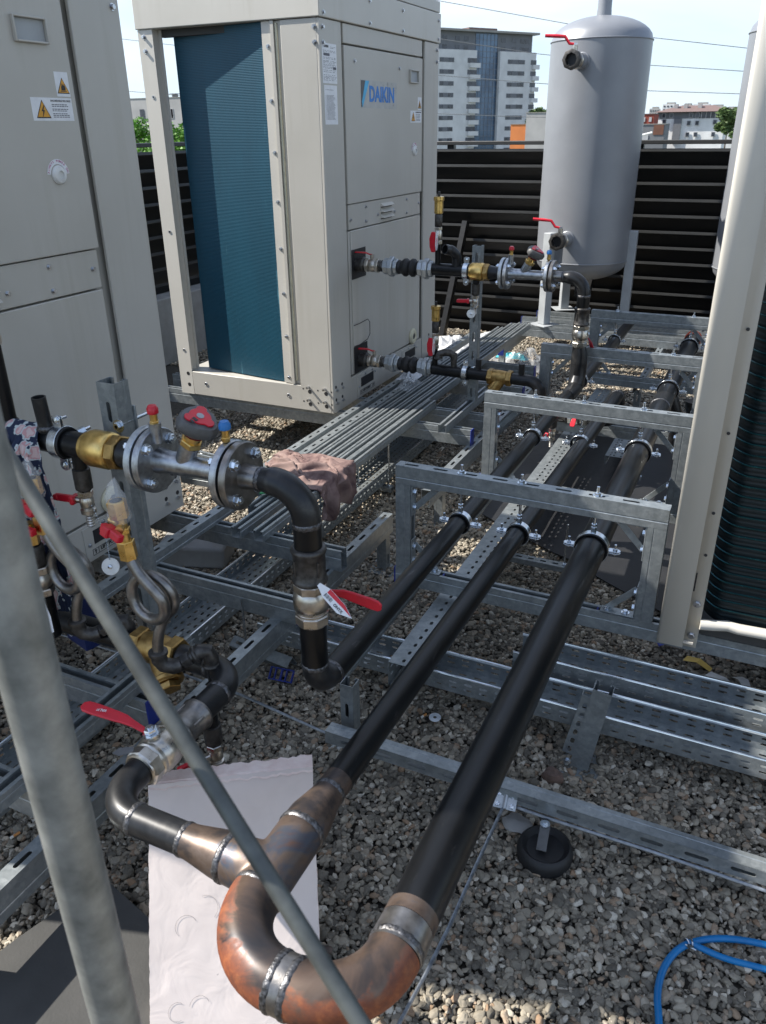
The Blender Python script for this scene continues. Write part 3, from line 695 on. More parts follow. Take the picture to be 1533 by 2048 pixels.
def tree(label, c, r, hz, trunk_z, seed, mat='leaf', n=2600, leaf=.16, group=None):
    t = thing('tree', label, 'tree', (c[0], c[1], trunk_z), group)
    mb = MB(); c = V(c)
    mb.tube([(c.x, c.y, trunk_z), (c.x + .1, c.y, (trunk_z + c.z) / 2), (c.x, c.y, c.z)], [.32, .24, .1], 10)
    rn = random.Random(seed)
    for k in range(6):
        a = rn.random() * 6.28; e = c + V((math.cos(a) * r * .6, math.sin(a) * r * .6, rn.uniform(0, hz * .6)))
        mb.tube([(c.x, c.y, c.z - hz * .6), (c + e) / 2 + V((0, 0, -.2)), e], [.11, .07, .03], 6)
    mb.build('trunk', 'bark', t)
    blobs = [(c + V((rn.uniform(-1, 1) * r * .75, rn.uniform(-1, 1) * r * .75, rn.uniform(-.8, .8) * hz)), rn.uniform(.3, .5) * r) for _ in range(16)]
    lm = MB()
    for _ in range(n):
        b, br = rn.choice(blobs)
        d = V((rn.gauss(0, 1), rn.gauss(0, 1), rn.gauss(0, 1))).normalized() * br * (rn.random() ** .4)
        p = b + d; M = axis_frame(p, (rn.gauss(0, 1), rn.gauss(0, 1), rn.gauss(.6, 1)))
        s = leaf * rn.uniform(.6, 1.3)
        lm.add([(-s, 0, 0), (0, -s * .55, s * .15), (s, 0, 0), (0, s * .55, s * .15)], [(0, 1, 2, 3)], M)
    lm.build('crown', mat, t, ang=180)
G = 'trees over the side fence'
tree('bright green leafy tree against the edge of the sticker unit', (-45.9, 55, .35), 2.3, 2.1, -18, 1, group=G, n=4200)
tree('bright green leafy tree between the frame post and the teal coil', (-42.3, 54, .1), 2.1, 2.0, -18, 2, group=G, n=4200)
tree('round pale green tree at the end of the white house', (-6.0 * 2.6, 235, 2.0), 3.4, 4.0, -18, 3, 'leaf_far', 3000, .5)
tree('dark distant tree behind the concrete block beside the tank', (-24.4 * 2.2, 200, 3.6), 3.2, 1.6, -18, 4, 'leaf_far', 2600, .5)

def owire(label, pts):
    P = [V(p) for p in pts]; d = P[0] - P[1]; P = [P[0] + d * .6] + P
    tag(MB().tube(P, .015, 6).build('overhead_wire', 'overhead_wire', loc=P[1]), label, 'wire', 'overhead wires')
owire('overhead wire running behind the teal coil post and past the tank nozzle', [(-38.7, 45, 6.94), (-34.92, 45, 6.45), (-26, 45, 5.25), (-17.71, 45, 4.28), (-12.38, 45, 3.75), (-6.78, 45, 3.26), (-2.59, 45, 3.02), (0, 45, 2.95)])
owire('lowest overhead wire, crossing in front of the lower floors of the tower', [(-39.05, 45, 4.1), (-35.03, 45, 3.77), (-26, 45, 3.05), (-17.68, 45, 2.45), (-13.47, 45, 2.24), (-9, 45, 2.1)])
owire('topmost overhead wire, meeting the tank just below its dome', [(-22, 45, 8.6), (-17.65, 45, 7.62), (-11.02, 45, 6.27), (-6.84, 45, 5.48), (-2.8, 45, 4.89), (1, 45, 4.4)])
owire('overhead wire crossing the grey top floors of the tower', [(-24, 45, 7.15), (-17.75, 45, 5.96), (-12.48, 45, 5.06), (-6.92, 45, 4.35), (-2.68, 45, 3.95), (1, 45, 3.7)])
tag(MB().cyl((-36.0, 235, -18), (-36.0, 235, -.2), .12).tube([(-42, 235, .6), (-39, 235, -.1), (-36, 235, -.3), (-33.5, 235, .3)], .25, 6).build('street_lamp', 'bld_bright', loc=(-36, 235, -18)), 'white twin arm street lamp in front of the low grey shed', 'street lamp')
# ------------------------------------------------------------------ heat pump units
ZB = .325
FX = lambda y, z, x: Matrix(((0, 0, 1, x), (1, 0, 0, y), (0, 1, 0, z), (0, 0, 0, 1)))      # text on a +x face
FY = lambda x, z, y: Matrix(((1, 0, 0, x), (0, 0, -1, y), (0, 1, 0, z), (0, 0, 0, 1)))     # text on a -y face
def triangle(mb, M, s, r=.0):
    mb.extr([(-s / 2, 0), (s / 2, 0), (0, s * .87)], .0006, M)
def unit(label, y0, y1, xf=-1.984, x0=-2.995, ext=0):  # ext stretches body and hood out of view, added to cast more shade
    t = thing('heat_pump_unit', label, 'heat pump', (xf, y0, ZB), 'beige heat pump units')
    Y = lambda d: y0 + d
    L = y1 - y0
    # base frame: rail along the end, floor pan, front body
    MB().box(x0 + .09, xf - .195, Y(0), Y(.03), ZB, ZB + .135).build('base_rail', 'beige_paint', t, bevel=.003)
    MB().box(x0 + .03, xf - .03, Y(.031), y1 - .03, ZB + .06, ZB + .133).build('floor_pan', 'beige_paint', t)
    MB().box(xf - .19, xf - .034, Y(.02 - ext), y1 - .02, ZB + .02, 2.15).build('inner_body', 'beige_paint', t)
    # coil block
    m = MB(); z0, z1 = ZB + .14, 2.15
    fp = [(-2.853 + (xf + 1.984), Y(.092)), (xf - .30, Y(.02)), (xf - .30, y1 - .06), (-2.853 + (xf + 1.984), y1 - .1)]
    vs = [(x, y, z0) for x, y in fp] + [(x, y, z1) for x, y in fp]
    m.add(vs, [(0, 1, 5, 4), (1, 2, 6, 5), (2, 3, 7, 6), (3, 0, 4, 7), (4, 5, 6, 7), (3, 2, 1, 0)])
    m.build('coil', 'coil_teal', t)
    # coil end plates with bolts, between coil and corner panel
    m = MB(); m.box(xf - .305, xf - .255, Y(.008), Y(.019), z0, 2.149)
    m.build('coil_plate', 'beige_light', t)
    m = MB(); m.box(xf - .252, xf - .236, Y(-.002), Y(.02), z0, 2.149); m.build('coil_channel', 'beige_paint', t)
    m = MB(); m.box(xf - .235, xf - .192, Y(.012), Y(.02), z0, 2.149); m.build('back_plate', 'beige_paint', t)
    m = MB(); m.box(xf - .231, xf - .221, Y(.004), Y(.0115), z0 + .02, 2.14); m.build('gasket', 'cream_rubber', t)
    m = MB()
    for k in range(8): bolt(m, (xf - .275, Y(.008), 2.05 - k * .222), (0, -1, 0), .007, .007, .010)
    m.build('coil_bolts', 'screw_zinc', t)
    # four corner posts
    def corner(cx, cy, sx, sy, name='corner_post'):
        a = MB(); w, d = .088, .05
        xa, xb = sorted((cx, cx + sx * w)); ya, yb = sorted((cy, cy + sy * .006)); a.box(xa, xb, ya, yb, ZB, 2.15)
        xa, xb = sorted((cx + sx * .082, cx + sx * w)); ya, yb = sorted((cy + sy * .0061, cy + sy * d)); a.box(xa, xb, ya, yb, ZB + .14, 2.15)
        xa, xb = sorted((cx + sx * .0881, cx + sx * .106)); ya, yb = sorted((cy + sy * .044, cy + sy * .05)); a.box(xa, xb, ya, yb, ZB + .14, 2.15)
        xa, xb = sorted((cx, cx + sx * .006)); ya, yb = sorted((cy + sy * .0061, cy + sy * .085)); a.box(xa, xb, ya, yb, ZB, 2.15)
        p = a.build(name, 'beige_light', t)
        s = MB()
        for z in (2.12, 2.06): bolt(s, (cx + sx * .035, cy, z), (0, -sy, 0), .008, .010, .011)
        for z in (1.86, 1.22, .58): s.ring((cx + sx * .05, cy - sy * .001, z), (0, 1, 0), .007, .0022, 12, 6)
        s.build('bolts', 'screw_zinc', p)
        h = MB()
        for z in (.445, .38): h.cyl((cx + sx * .06, cy - sy * .0006, z), (cx + sx * .06, cy + sy * .002, z), .011, 14)
        for z in (1.86, 1.22, .58): h.cyl((cx + sx * .05, cy - sy * .0008, z), (cx + sx * .05, cy + sy * .002, z), .005, 10)
        h.build('holes', 'print_black', p)
    corner(x0, Y(0), 1, 1); corner(x0, y1, 1, -1)
    # corner panels (folded sheet round the corner)
    def cpanel(ya, yb, ye, sgn):
        a = MB(); a.box(xf - .014, xf, ya, yb, ZB, 2.149)
        xs = (xf - .2, xf - .0141); y_a, y_b = sorted((ye, ye + sgn * .014)); a.box(xs[0], xs[1], y_a, y_b, ZB, 2.149)
        p = a.build('corner_panel', 'beige_paint', t, bevel=.003)
        s = MB()
        for z in (2.115, 2.055):
            bolt(s, (xf - .025, ye, z), (0, -sgn, 0), .008, .010, .011); bolt(s, (xf, (ye + sgn * .03), z), (1, 0, 0), .008, .008, .011)
        for z in (.445, .375):
            for x in (xf - .15, xf - .05): s.cyl((x, ye, z + .012), (x, ye - sgn * .022, z + .012), .0065, 10)
            for d in (.035, .10): s.cyl((xf, ye + sgn * d, z), (xf + .012, ye + sgn * d, z), .0065, 10)
        s.build('bolts', 'screw_zinc', p)
        h = MB()
        for z in (.445, .375):
            for x in (xf - .145, xf - .045): h.cyl((x, ye - sgn * .0008, z - .013), (x, ye + sgn * .003, z - .013), .011, 14)
            for d in (.03, .10): h.cyl((xf + .0008, ye + sgn * d, z + .02), (xf - .003, ye + sgn * d, z + .02), .009, 14)
            for x in (xf - .185, xf - .095, xf - .012): h.cyl((x, ye - sgn * .0008, z), (x, ye + sgn * .003, z), .0045, 10)
        h.build('holes', 'print_black', p)
        return p
    c1 = cpanel(Y(0), Y(.208), Y(0), 1); cpanel(y1 - .215, y1, y1, -1)
    a, b = Y(.232), y1 - .246
    def panel(nm, z0, z1, th=.014, inset=0): return MB().box(xf - .0335, xf - inset, a, b, z0, z1).build(nm, 'beige_paint', t, bevel=.003)
    panel('top_strip', 2.068, 2.149, inset=.003)
    door = panel('control_door', 1.362, 2.06)
    mid = MB().box(xf - .0335, xf - .006, a + .01, b - .008, 1.238, 1.358).build('vent_panel', 'beige_paint', t, bevel=.002)
    low = MB().box(xf - .0335, xf - .003, a + .025, b - .01, .478, 1.232).build('service_panel', 'beige_paint', t, bevel=.003)
    MB().box(xf - .0335, xf - .007, a, a + .022, .478, 1.23).build('edge_flange', 'beige_paint', t, bevel=.002)
    kick = MB().box(xf - .0335, xf - .004, Y(.209), y1 - .216, ZB, .468).build('kick_panel', 'beige_paint', t, bevel=.002)
    # door furniture
    hm = MB(); hy = Y(1.06); M = FX(hy, 1.965, xf)
    for q in ((-.055, .055, .027, .033), (-.055, .055, -.033, -.027)): hm.box(xf, xf + .012, hy + q[0], hy + q[1], 1.965 + q[2], 1.965 + q[3])
    for q in ((-.061, -.0555), (.0555, .061)): hm.box(xf, xf + .012, hy + q[0], hy + q[1], 1.932, 1.998)
    hm.build('pull_handle', 'beige_paint', door, bevel=.002)
    MB().box(xf, xf + .0012, hy - .0545, hy + .0545, 1.9385, 1.9915).build('handle_recess', 'post_grey', door)
    lk = MB(); lk.lathe([(.026, 0), (.027, .004), (.022, .011), (.012, .013), (.011, .008), (0, .008)], (xf, Y(1.077), 1.588), (1, 0, 0), 24)
    lk.build('lock', 'white_plastic', door)
    am = MB()
    for i in range(18):
        a0 = PI * (.02 + .96 * i / 18); a1 = PI * (.02 + .96 * (i + 1) / 18)
        am.add([(xf + .0015, Y(1.077) + math.cos(q) * rr, 1.588 + math.sin(q) * rr) for q, rr in ((a0, .030), (a1, .030), (a1, .044), (a0, .044))], [(0, 1, 2, 3)])
    am.build('arch_sticker', 'white_label', door)
    for i, ch in enumerate('ALWAYS POWER ON'):
        q = PI * (.93 - .86 * i / 14); yy = Y(1.077) + math.cos(q) * .034; zz = 1.588 + math.sin(q) * .034
        rt = Matrix.Rotation(q - PI / 2, 4, 'Z')
        text(ch, .009, FX(yy, zz, xf + .002) @ rt, 'print_pink', door, align='CENTER')
    sc = MB()
    for d, z in ((.34, 2.0), (.87, 1.995)): bolt(sc, (xf, Y(d), z), (1, 0, 0), .007, .006, .010)
    sc.build('bolts', 'screw_zinc', door)
    # brand plate
    y_l = Y(.40)
    lp = MB().box(xf, xf + .0006, y_l, y_l + .43, 1.800, 1.925).build('brand_plate', 'logo_strip', door)
    MB().extr([(0, 0), (.010, 0), (.06, .118), (0, .118)], .0006, FX(y_l + .001, 1.804, xf + .0009)).build('brand_mark_dark', 'grey_plastic', lp)
    MB().extr([(.010, 0), (.013, .0), (.090, .118), (.046, .118), (.004, .024)], .0008, FX(y_l + .004, 1.804, xf + .0010)).build('brand_mark_light', 'logo_cyan', lp)
    text('DAIKIN', .098, FX(y_l + .092, 1.812, xf + .0014), 'print_blue', lp, sx=.94, bold=.003)
    # warning stickers
    st = MB().box(xf, xf + .0006, Y(1.125), Y(1.178), 1.80, 1.865).build('warning_sticker', 'white_label', door)
    m = MB(); triangle(m, FX(Y(1.152), 1.808, xf + .0008), .048); m.build('warning_border', 'print_black', st)
    m = MB(); triangle(m, FX(Y(1.152), 1.8105, xf + .0012), .041); m.build('warning_sign', 'warn_yellow', st)
    m = MB(); m.extr([(-.008, 0), (.008, 0), (.009, .008), (.004, .018), (.002, .012), (-.003, .020), (-.008, .008)], .0006, FX(Y(1.152), 1.816, xf + .0016)); m.extr([(-.012, -.003), (.012, -.003), (.012, -.0012), (-.012, -.0012)], .0006, FX(Y(1.152), 1.816, xf + .0016)); m.build('flame_symbol', 'print_black', st)
    s2 = MB().box(xf, xf + .0006, Y(1.02), Y(1.178), 1.735, 1.796).build('voltage_sticker', 'white_label', door)
    m = MB(); triangle(m, FX(Y(1.06), 1.742, xf + .0008), .055); m.build('warning_border', 'print_black', s2)
    m = MB(); triangle(m, FX(Y(1.06), 1.745, xf + .0012), .047); m.build('warning_sign', 'warn_yellow', s2)
    m = MB(); m.extr([(.004, .032), (-.007, .016), (-.001, .016), (-.005, .002), (-.0035, .002), (.006, .019), (.0005, .019), (.007, .032)], .0006, FX(Y(1.06), 1.744, xf + .0016)); m.build('bolt_symbol', 'print_black', s2)
    text('HAZARDOUS VOLTAGE', .0078, FX(Y(1.094), 1.784, xf + .0009), 'print_black', s2, sx=.95)
    m = MB(); rn = random.Random(2)
    for i, z in enumerate((1.777, 1.7725, 1.765, 1.7605, 1.753, 1.7485, 1.744)):
        x = 0
        while x < .058:
            w = rn.uniform(.004, .011)
            m.box(xf + .0007, xf + .0009, Y(1.097) + x, Y(1.097) + min(x + w, .064), z, z + .0022); x += w + .002
    m.build('small_print', 'print_grey', s2)
    # rating plate and leaflet on the corner panel
    rp = MB().box(xf, xf + .0006, Y(.018), Y(.155), 1.895, 2.055).build('rating_plate', 'white_label', c1)
    text('DAIKIN', .013, FX(Y(.036), 2.036, xf + .0008), 'print_black', rp, bold=.0006)
    m = MB(); rn = random.Random(3)
    m.box(xf + .0007, xf + .0009, Y(.03), Y(.088), 2.005, 2.016); m.box(xf + .0007, xf + .0009, Y(.118), Y(.148), 1.952, 1.963); m.extr([(0, 0), (.006, .012), (0, .012)], .0003, FX(Y(.028), 2.036, xf + .0007))
    for z in (2.041, 2.036, 2.025, 2.020, 1.998, 1.993, 1.985, 1.981, 1.976, 1.97, 1.966, 1.96, 1.955, 1.947, 1.94, 1.913, 1.907, 1.928, 1.922, 1.918):
        x = .026 if z < 2.03 else .095
        while x < .145:
            w = rn.uniform(.003, .02)
            if not (z < 2.02 and z > 2.0) and x + w < .15: m.box(xf + .0007, xf + .0009, Y(x), Y(x + w), z, z + .0016)
            x += w + rn.uniform(.002, .012)
    m.build('small_print', 'print_grey', rp)
    lf = MB().box(xf, xf + .0006, Y(.026), Y(.15), 1.725, 1.888).build('leaflet', 'white_label', c1)
    m = MB()
    for i in range(24):
        z = 1.85 - i * .0045 if i else 1.868
        m.box(xf + .0007, xf + .0009, Y(.036), Y(.04), z, z + .0014); m.box(xf + .0007, xf + .0009, Y(.046), Y(.05 + .085 * (.7 + .3 * rn.random())), z, z + .0014)
    m.build('small_print', 'print_grey', lf)
    # vent panel louvres
    for i in range(3):
        z = 1.265 + i * .030; yc = Y(.70)
        v = MB(); v.add([(xf - .006, yc - .075, z + .012), (xf - .006, yc + .075, z + .012), (xf + .016, yc + .07, z - .002), (xf + .016, yc - .07, z - .002), (xf - .006, yc - .075, z - .004), (xf - .006, yc + .075, z - .004)], [(0, 1, 2, 3), (0, 3, 4), (1, 5, 2)])
        v.build('louvre', 'beige_light', mid, solid=.002)
        MB().box(xf - .0055, xf - .0045, yc - .07, yc + .07, z - .011, z - .005).build('louvre_slot', 'print_black', mid)
    sc = MB()
    for d, z in ((.44, 1.335), (.98, 1.332), (.44, 1.262), (.98, 1.26), (.26, 1.285), (1.16, 1.30), (.59, 1.283), (.81, 1.281)): bolt(sc, (xf - .006, Y(d), z), (1, 0, 0), .0065, .006, .009)
    sc.build('bolts', 'screw_zinc', mid)
    # service panel: pipe openings, wire loop, cream grommet
    yp = Y(.325)
    for z in (.553, 1.062):
        MB().box(xf - .0025, xf - .0005, Y(.255), Y(.42), z - .075, z + .075).build('pipe_opening', 'black_rubber', low)
    MB().tube([(xf - .002, Y(.262), .745), (xf + .012, Y(.30), .75), (xf + .014, Y(.40), .755), (xf + .014, Y(.425), .735), (xf + .014, Y(.425), .67), (xf + .014, Y(.395), .645), (xf + .012, Y(.30), .635), (xf - .002, Y(.262), .632)], .0022, 6).build('earth_wire', 'print_black', low)
    MB().lathe([(.048, 0), (.05, .008), (.042, .016), (.022, .018), (.018, .014)], (xf - .002, Y(1.06), .515), (1, 0, 0), 28, cap=False).build('grommet', 'cream_rubber', low)
    MB().lathe([(.02, 0), (.0, .001)], (xf + .010, Y(1.06), .515), (1, 0, 0), 20, cap=False).build('grommet_hole', 'grey_plastic', low)
    # lifting points
    for d0 in (.285, .905):
        pl = MB().box(xf - .004, xf - .001, Y(d0), Y(d0 + .25), .338, .458).build('lift_plate', 'beige_paint', kick, bevel=.001)
        MB().box(xf - .0008, xf + .0006, Y(d0 + .045), Y(d0 + .205), .385, .437).build('lift_slot', 'print_black', pl)
        s = MB()
        for d, z in ((.022, .39), (.228, .43), (.10, .449), (.19, .449)): bolt(s, (xf - .001, Y(d0 + d), z), (1, 0, 0), .005, .004, .008)
        s.build('bolts', 'screw_zinc', pl)
        text('LIFT POINT', .019, FX(Y(d0 + .068), .348, xf + .0), 'print_black', pl, sx=1.0, bold=.0006)
        f = MB()
        for q in ((.03, .22, .344, .3455), (.03, .22, .3665, .368), (.03, .0315, .3455, .3665), (.2185, .22, .3455, .3665), (.058, .0595, .3455, .3665), (.19, .1915, .3455, .3665)): f.box(xf - .0008, xf + .0001, Y(d0 + q[0]), Y(d0 + q[1]), q[2], q[3])
        for d in (.044, .204):
            f.box(xf - .0008, xf + .0001, Y(d0 + d - .002), Y(d0 + d + .002), .348, .358)
            f.extr([(-.007, 0), (.007, 0), (0, .007)], .0009, FX(Y(d0 + d), .358, xf - .0008))
        f.build('lift_frame', 'print_black', pl)
    # rail bolts
    s = MB()
    for x in (x0 + .18, xf - .28): s.ring((x, Y(-.001), .395), (0, 1, 0), .008, .003, 12, 6); s.cyl((x, Y(0), .395), (x, Y(-.003), .395), .006, 10)
    s.build('rail_bolts', 'screw_zinc', t)
    # hood and fan deck
    hd = MB().box(x0 - .008, xf + .008, Y(-.008 - ext), y1 + .008, 2.152, 2.30).build('hood', 'beige_light', t, bevel=.004)
    MB().box(x0 - .004, xf + .003, Y(-.004 - ext), y1 + .004, 2.304, 2.36).build('fan_deck', 'beige_paint', t, bevel=.004)
    s = MB()
    for d in (.03, .5, .9, L - .03):
        for z in (2.17, 2.262): bolt(s, (xf + .008, Y(d), z), (1, 0, 0), .007, .006, .010)
    s.build('bolts', 'screw_zinc', hd)
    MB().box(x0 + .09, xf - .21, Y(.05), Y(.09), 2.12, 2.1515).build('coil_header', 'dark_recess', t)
    return t
unit('beige heat pump with blue lettered sign and teal coil, standing among the channels', 3.58, 5.02)
unit('beige heat pump with large voltage sticker beside the navy cloth', .872, 2.315, -2.0, ext=.34)

def unit_right():
    t = thing('heat_pump_unit', 'beige heat pump with a dark coil behind one pale corner post', 'heat pump', (-.11, 2.13, ZB), 'beige heat pump units')
    x, y = -.112, 2.13
    # corner post with rolled outer edge, profile in plan
    R = .009; prof = [(x, y + .09), (x, y + R + .004), (x, y + R)] + [(x + R - R * math.cos(a), y + R - R * math.sin(a)) for a in (PI * .12, PI * .25, PI * .38)] + [(x + R, y), (x + R + .004, y), (x + .072, y), (x + .0725, y + .012), (x + .108, y + .012), (x + .108, y + .05)]
    m = MB(); M = Matrix.Translation((0, 0, .318)); n = len(prof)
    vs = [(p[0], p[1], .312) for p in prof] + [(p[0], p[1], 2.9) for p in prof]
    m.add(vs, [(i, i + 1, n + i + 1, n + i) for i in range(n - 1)])
    p = m.build('corner_post', 'beige_light', t, ang=50, solid=.003)
    h = MB()
    for z in (2.0, 1.62, 1.25, .98, .75, .62): h.cyl((x + .09, y + .0095, z), (x + .09, y + .0125, z), .0045, 10)
    h.box(x + .0745, x + .0785, y + .0095, y + .0125, .50, .56)
    h.build('holes', 'print_black', p)
    s = MB()
    for z in (.46, .352): bolt(s, (x + .092, y + .0105, z), (0, -1, 0), .009, .005, .011)
    s.build('bolts', 'screw_zinc', p)
    MB().box(x + .001, x + .1, y + .001, y + .08, .3265, .333).build('foot_plate', 'beige_paint', t)
    # curved coil: rounded left end, with rows of refrigerant tube behind a fine guard
    pp = [(-.035, y + .62), (-.035, y + .30)]
    for i in range(1, 19):
        a = PI / 2 * i / 18; pp.append((.055 - .09 * math.cos(a), y + .30 - .235 * math.sin(a)))
    pp += [(.055 + .25 * k, y + .065) for k in range(1, 6)]
    m = MB(); n = len(pp); vs = [(a, b, .385) for a, b in pp] + [(a, b, 2.7) for a, b in pp]
    m.add(vs, [(i, i + 1, n + i + 1, n + i) for i in range(n - 1)])
    c = m.build('coil', 'coil_dark', t, ang=60)
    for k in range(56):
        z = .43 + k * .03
        MB().tube([(a - .003, b - .004, z) for a, b in pp], .0022, 6).build('coil_tube', 'coil_tube', c)  # teal colour paints the highlight along each tube row
    # base rim: rolled beige edge
    rim = [(x + .108, y + .012)] + [(.03, y + .02), (.07, y + .035), (.10, y + .03)] + [(.18 + .25 * k, y + .035) for k in range(0, 6)]
    MB().tube([(a, b, .395) for a, b in rim], .016, 10).build('base_rim', 'beige_light', t)
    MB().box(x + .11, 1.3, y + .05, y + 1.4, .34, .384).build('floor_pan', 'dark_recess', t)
    MB().box(x - .004, 1.35, y - .004, y + 1.44, 2.9, 3.1).build('hood', 'beige_light', t)
    for cx, cy in ((x, y + 1.35), (1.25, y), (1.25, y + 1.35)): MB().box(cx, cx + .09, cy, cy + .085, .33, 2.899).build('corner_post', 'beige_light', t)
unit_right()
# ------------------------------------------------------------------ galvanised channel, trays, frames
def chan_profile(w, h):
    a = w / 2 - .0095; b = h / 2; g = .0012
    side = [(-w / 2, -b), (-w / 2, -b + h * .30), (-w / 2 + g, -b + h * .33), (-w / 2 + g, -b + h * .37), (-w / 2, -b + h * .40), (-w / 2, b)]
    return [(-a, -b + .007), (-a, -b)] + side + [(-y, z) for y, z in reversed(side)] + [(a, -b), (a, -b + .007)]
WEB = 7   # index of the web segment in the profile
def chan(mb, p0, p1, web, w=.041, h=.041, slots=True, pitch=.1, st=.045, sl=.05, sw=.012):
    """slotted channel from p0 to p1 along its centre line; web = direction its slotted web faces"""
    p0 = V(p0); p1 = V(p1); L = (p1 - p0).length
    mb.sheet(frame(p0, p1 - p0, web), L, chan_profile(w, h), {WEB: (pitch, sl, sw, st, [.5])} if slots else {})
    return mb
def cap(mb, p, d, w, h, web=(0, 0, 1)):
    M = frame(p, d, web); mb.box(0, .005, -w / 2 - .002, w / 2 + .002, -h / 2 - .002, h / 2 + .002, M); return mb
UP = (0, 0, 1); DN = (0, 0, -1)
def rail(label, p0, p1, web=UP, w=.041, h=.041, slots=True, caps='', group=None, name='channel_rail', st=.045, feet=(), pitch=.1, sl=.05):
    p0 = V(p0); p1 = V(p1); t = thing(name, label, 'rail', p0, group)
    chan(MB(), p0, p1, web, w, h, slots, st=st, pitch=pitch, sl=sl).build('channel', 'galvanised', t, solid=.0022)
    if '0' in caps: cap(MB(), p0, p0 - p1, w, h).build('end_cap', 'blue_plastic', t, bevel=.001)
    if '1' in caps: cap(MB(), p1, p1 - p0, w, h).build('end_cap', 'blue_plastic', t, bevel=.001)
    return t
def post(label, x, y, z0, z1, web=(0, -1, 0), w=.041, h=.041, group=None, foot=True, slots=True, dx=0):
    t = thing('channel_post', label, 'post', (x, y, z0), group)
    chan(MB(), (x, y, z0 + (.006 if foot else 0)), (x + dx, y, z1), web, w, h, slots).build('channel', 'galvanised', t, solid=.0022)
    if foot:
        m = MB(); m.box(x - .06, x + .06, y - .06, y + .06, z0, z0 + .006); m.build('base_plate', 'galvanised', t, bevel=.001)
    return t
RG = 'slotted channel posts under the rails'
# --- goal post frames carrying the three pipes
PX = (-.775, -.578, -.346); PZ = .535
def gusset(t, c, sx, sz):
    """corner bracket: c = inner corner, sx/sz = directions along beam and post"""
    m = MB(); x, y, z = c; hw = .018
    xa, xb = sorted((x, x + sx * .105)); za, zb = sorted((z, z + sz * .004)); m.box(xa, xb, y - hw, y + hw, za, zb)
    xa, xb = sorted((x, x + sx * .004)); za, zb = sorted((z + sz * .0041, z + sz * .115)); m.box(xa, xb, y - hw, y + hw, za, zb)
    # diagonal strap
    a = V((x + sx * .088, y + hw * .4, z + sz * .004)); b = V((x + sx * .004, y + hw * .4, z + sz * .092)); M = frame(a, b - a, (0, 1, 0))
    m.box(0, (b - a).length, -.010, .010, -.002, .002, M)
    g = m.build('corner_bracket', 'galvanised', t, bevel=.001)
    s = MB()
    for d in (.03, .085): bolt(s, (x + sx * d, y, z + sz * .004), (0, 0, sz), .008, .007, .013)
    for d in (.03, .085): bolt(s, (x + sx * .004, y, z + sz * d), (sx, 0, 0), .008, .007, .013)
    s.build('bolts', 'zinc_bright', g)
def goal(label, y, xl, xr, zt=.709, zb=.325, posts=(1, 1)):
    t = thing('pipe_support', label, 'pipe support', (xl, y, zb), 'galvanised frames carrying the three black pipes')
    chan(MB(), (xl, y + .0205, zt - .031), (xr, y + .0205, zt - .031), UP, .041, .062, st=.05).build('crossbeam', 'galvanised', t, solid=.0022)
    for k, sx in ((0, 1), (1, -1)):
        if not posts[k]: continue
        x = (xl + .027) if k == 0 else (xr - .027)
        chan(MB(), (x, y + .0205, zb + .001), (x, y + .0205, zt - .0635), (-sx, 0, 0), .041, .052, st=.03).build('upright', 'galvanised', t, solid=.0022)
        xi = x + sx * .0275
        gusset(t, (xi, y + .0205, zt - .0635), sx, -1); gusset(t, (xi, y + .0205, zb + .002), sx, 1)
        cap(MB(), (xi + sx * .112, y + .0205, zb - .018), (sx, 0, 0), .034, .03).build('end_cap', 'blue_plastic', t)
    return t
FR = [('front galvanised pipe frame, standing beside the red lever valve', 2.2, -.998, -.137), ('second pipe frame, one upright behind the blue capped rail ends', 3.075, -.985, -.155),
      ('third pipe frame, crossed by the vertical black riser', 3.975, -.985, -.17)]
for lb, y, a, b in FR: goal(lb, y, a, b)
goal('back pipe frame, just in front of the tank rails', 4.9, -.925, -.2, posts=(1, 1))
def clamp(label, x, y, r, group='black rubber lined clamps hanging the pipes from the frames', zt=.709):
    t = thing('pipe_clamp', label, 'pipe clamp', (x, y, PZ), group)
    m = MB(); R = r + .004
    m.lathe([(r + .001, -.014), (r + .006, -.016), (r + .006, .016), (r + .001, .014)], (x, y, PZ), (0, 1, 0), 30, cap=False); m.build('rubber_liner', 'black_rubber', t)
    b = MB(); b.lathe([(r + .0065, -.0115), (r + .009, -.0115), (r + .009, .0115), (r + .0065, .0115), (r + .0065, -.0115)], (x, y, PZ), (0, 1, 0), 30, cap=False)
    for s in (-1, 1):
        xa, xb = sorted((x + s * (r + .007), x + s * (r + .031)))
        b.box(xa, xb, y - .0115, y + .0115, PZ + .002, PZ + .0045); b.box(xa, xb, y - .0115, y + .0115, PZ - .0045, PZ - .002)
        b.cyl((x + s * (r + .031), y, PZ + .0021), (x + s * (r + .031), y, PZ + .0044), .0115, 14); b.cyl((x + s * (r + .031), y, PZ - .0044), (x + s * (r + .031), y, PZ - .0021), .0115, 14)
    b.build('steel_band', 'zinc_bright', t, bevel=.0006)
    for s in (-1, 1):
        q = MB(); q.cyl((x + s * (r + .026), y, PZ - .012), (x + s * (r + .026), y, PZ + .024), .0036, 10); q.hexp((x + s * (r + .026), y, PZ + .005), (x + s * (r + .026), y, PZ + .010), .007)
        q.build('clamp_bolt', 'zinc_bright', t)
    q = MB(); q.cyl((x, y, PZ + r + .008), (x, y, zt + .030), .0045, 12); q.hexp((x, y, PZ + r + .0085), (x, y, PZ + r + .026), .0085)
    q.hexp((x, y, PZ + r + .030), (x, y, PZ + r + .037), .009); q.build('hanger_rod', 'zinc_bright', t)
    q = MB(); q.cyl((x, y, zt + .0012), (x, y, zt + .003), .0145, 18); q.hexp((x, y, zt + .003), (x, y, zt + .0105), .0095); q.build('top_nut', 'zinc_bright', t)
    return t
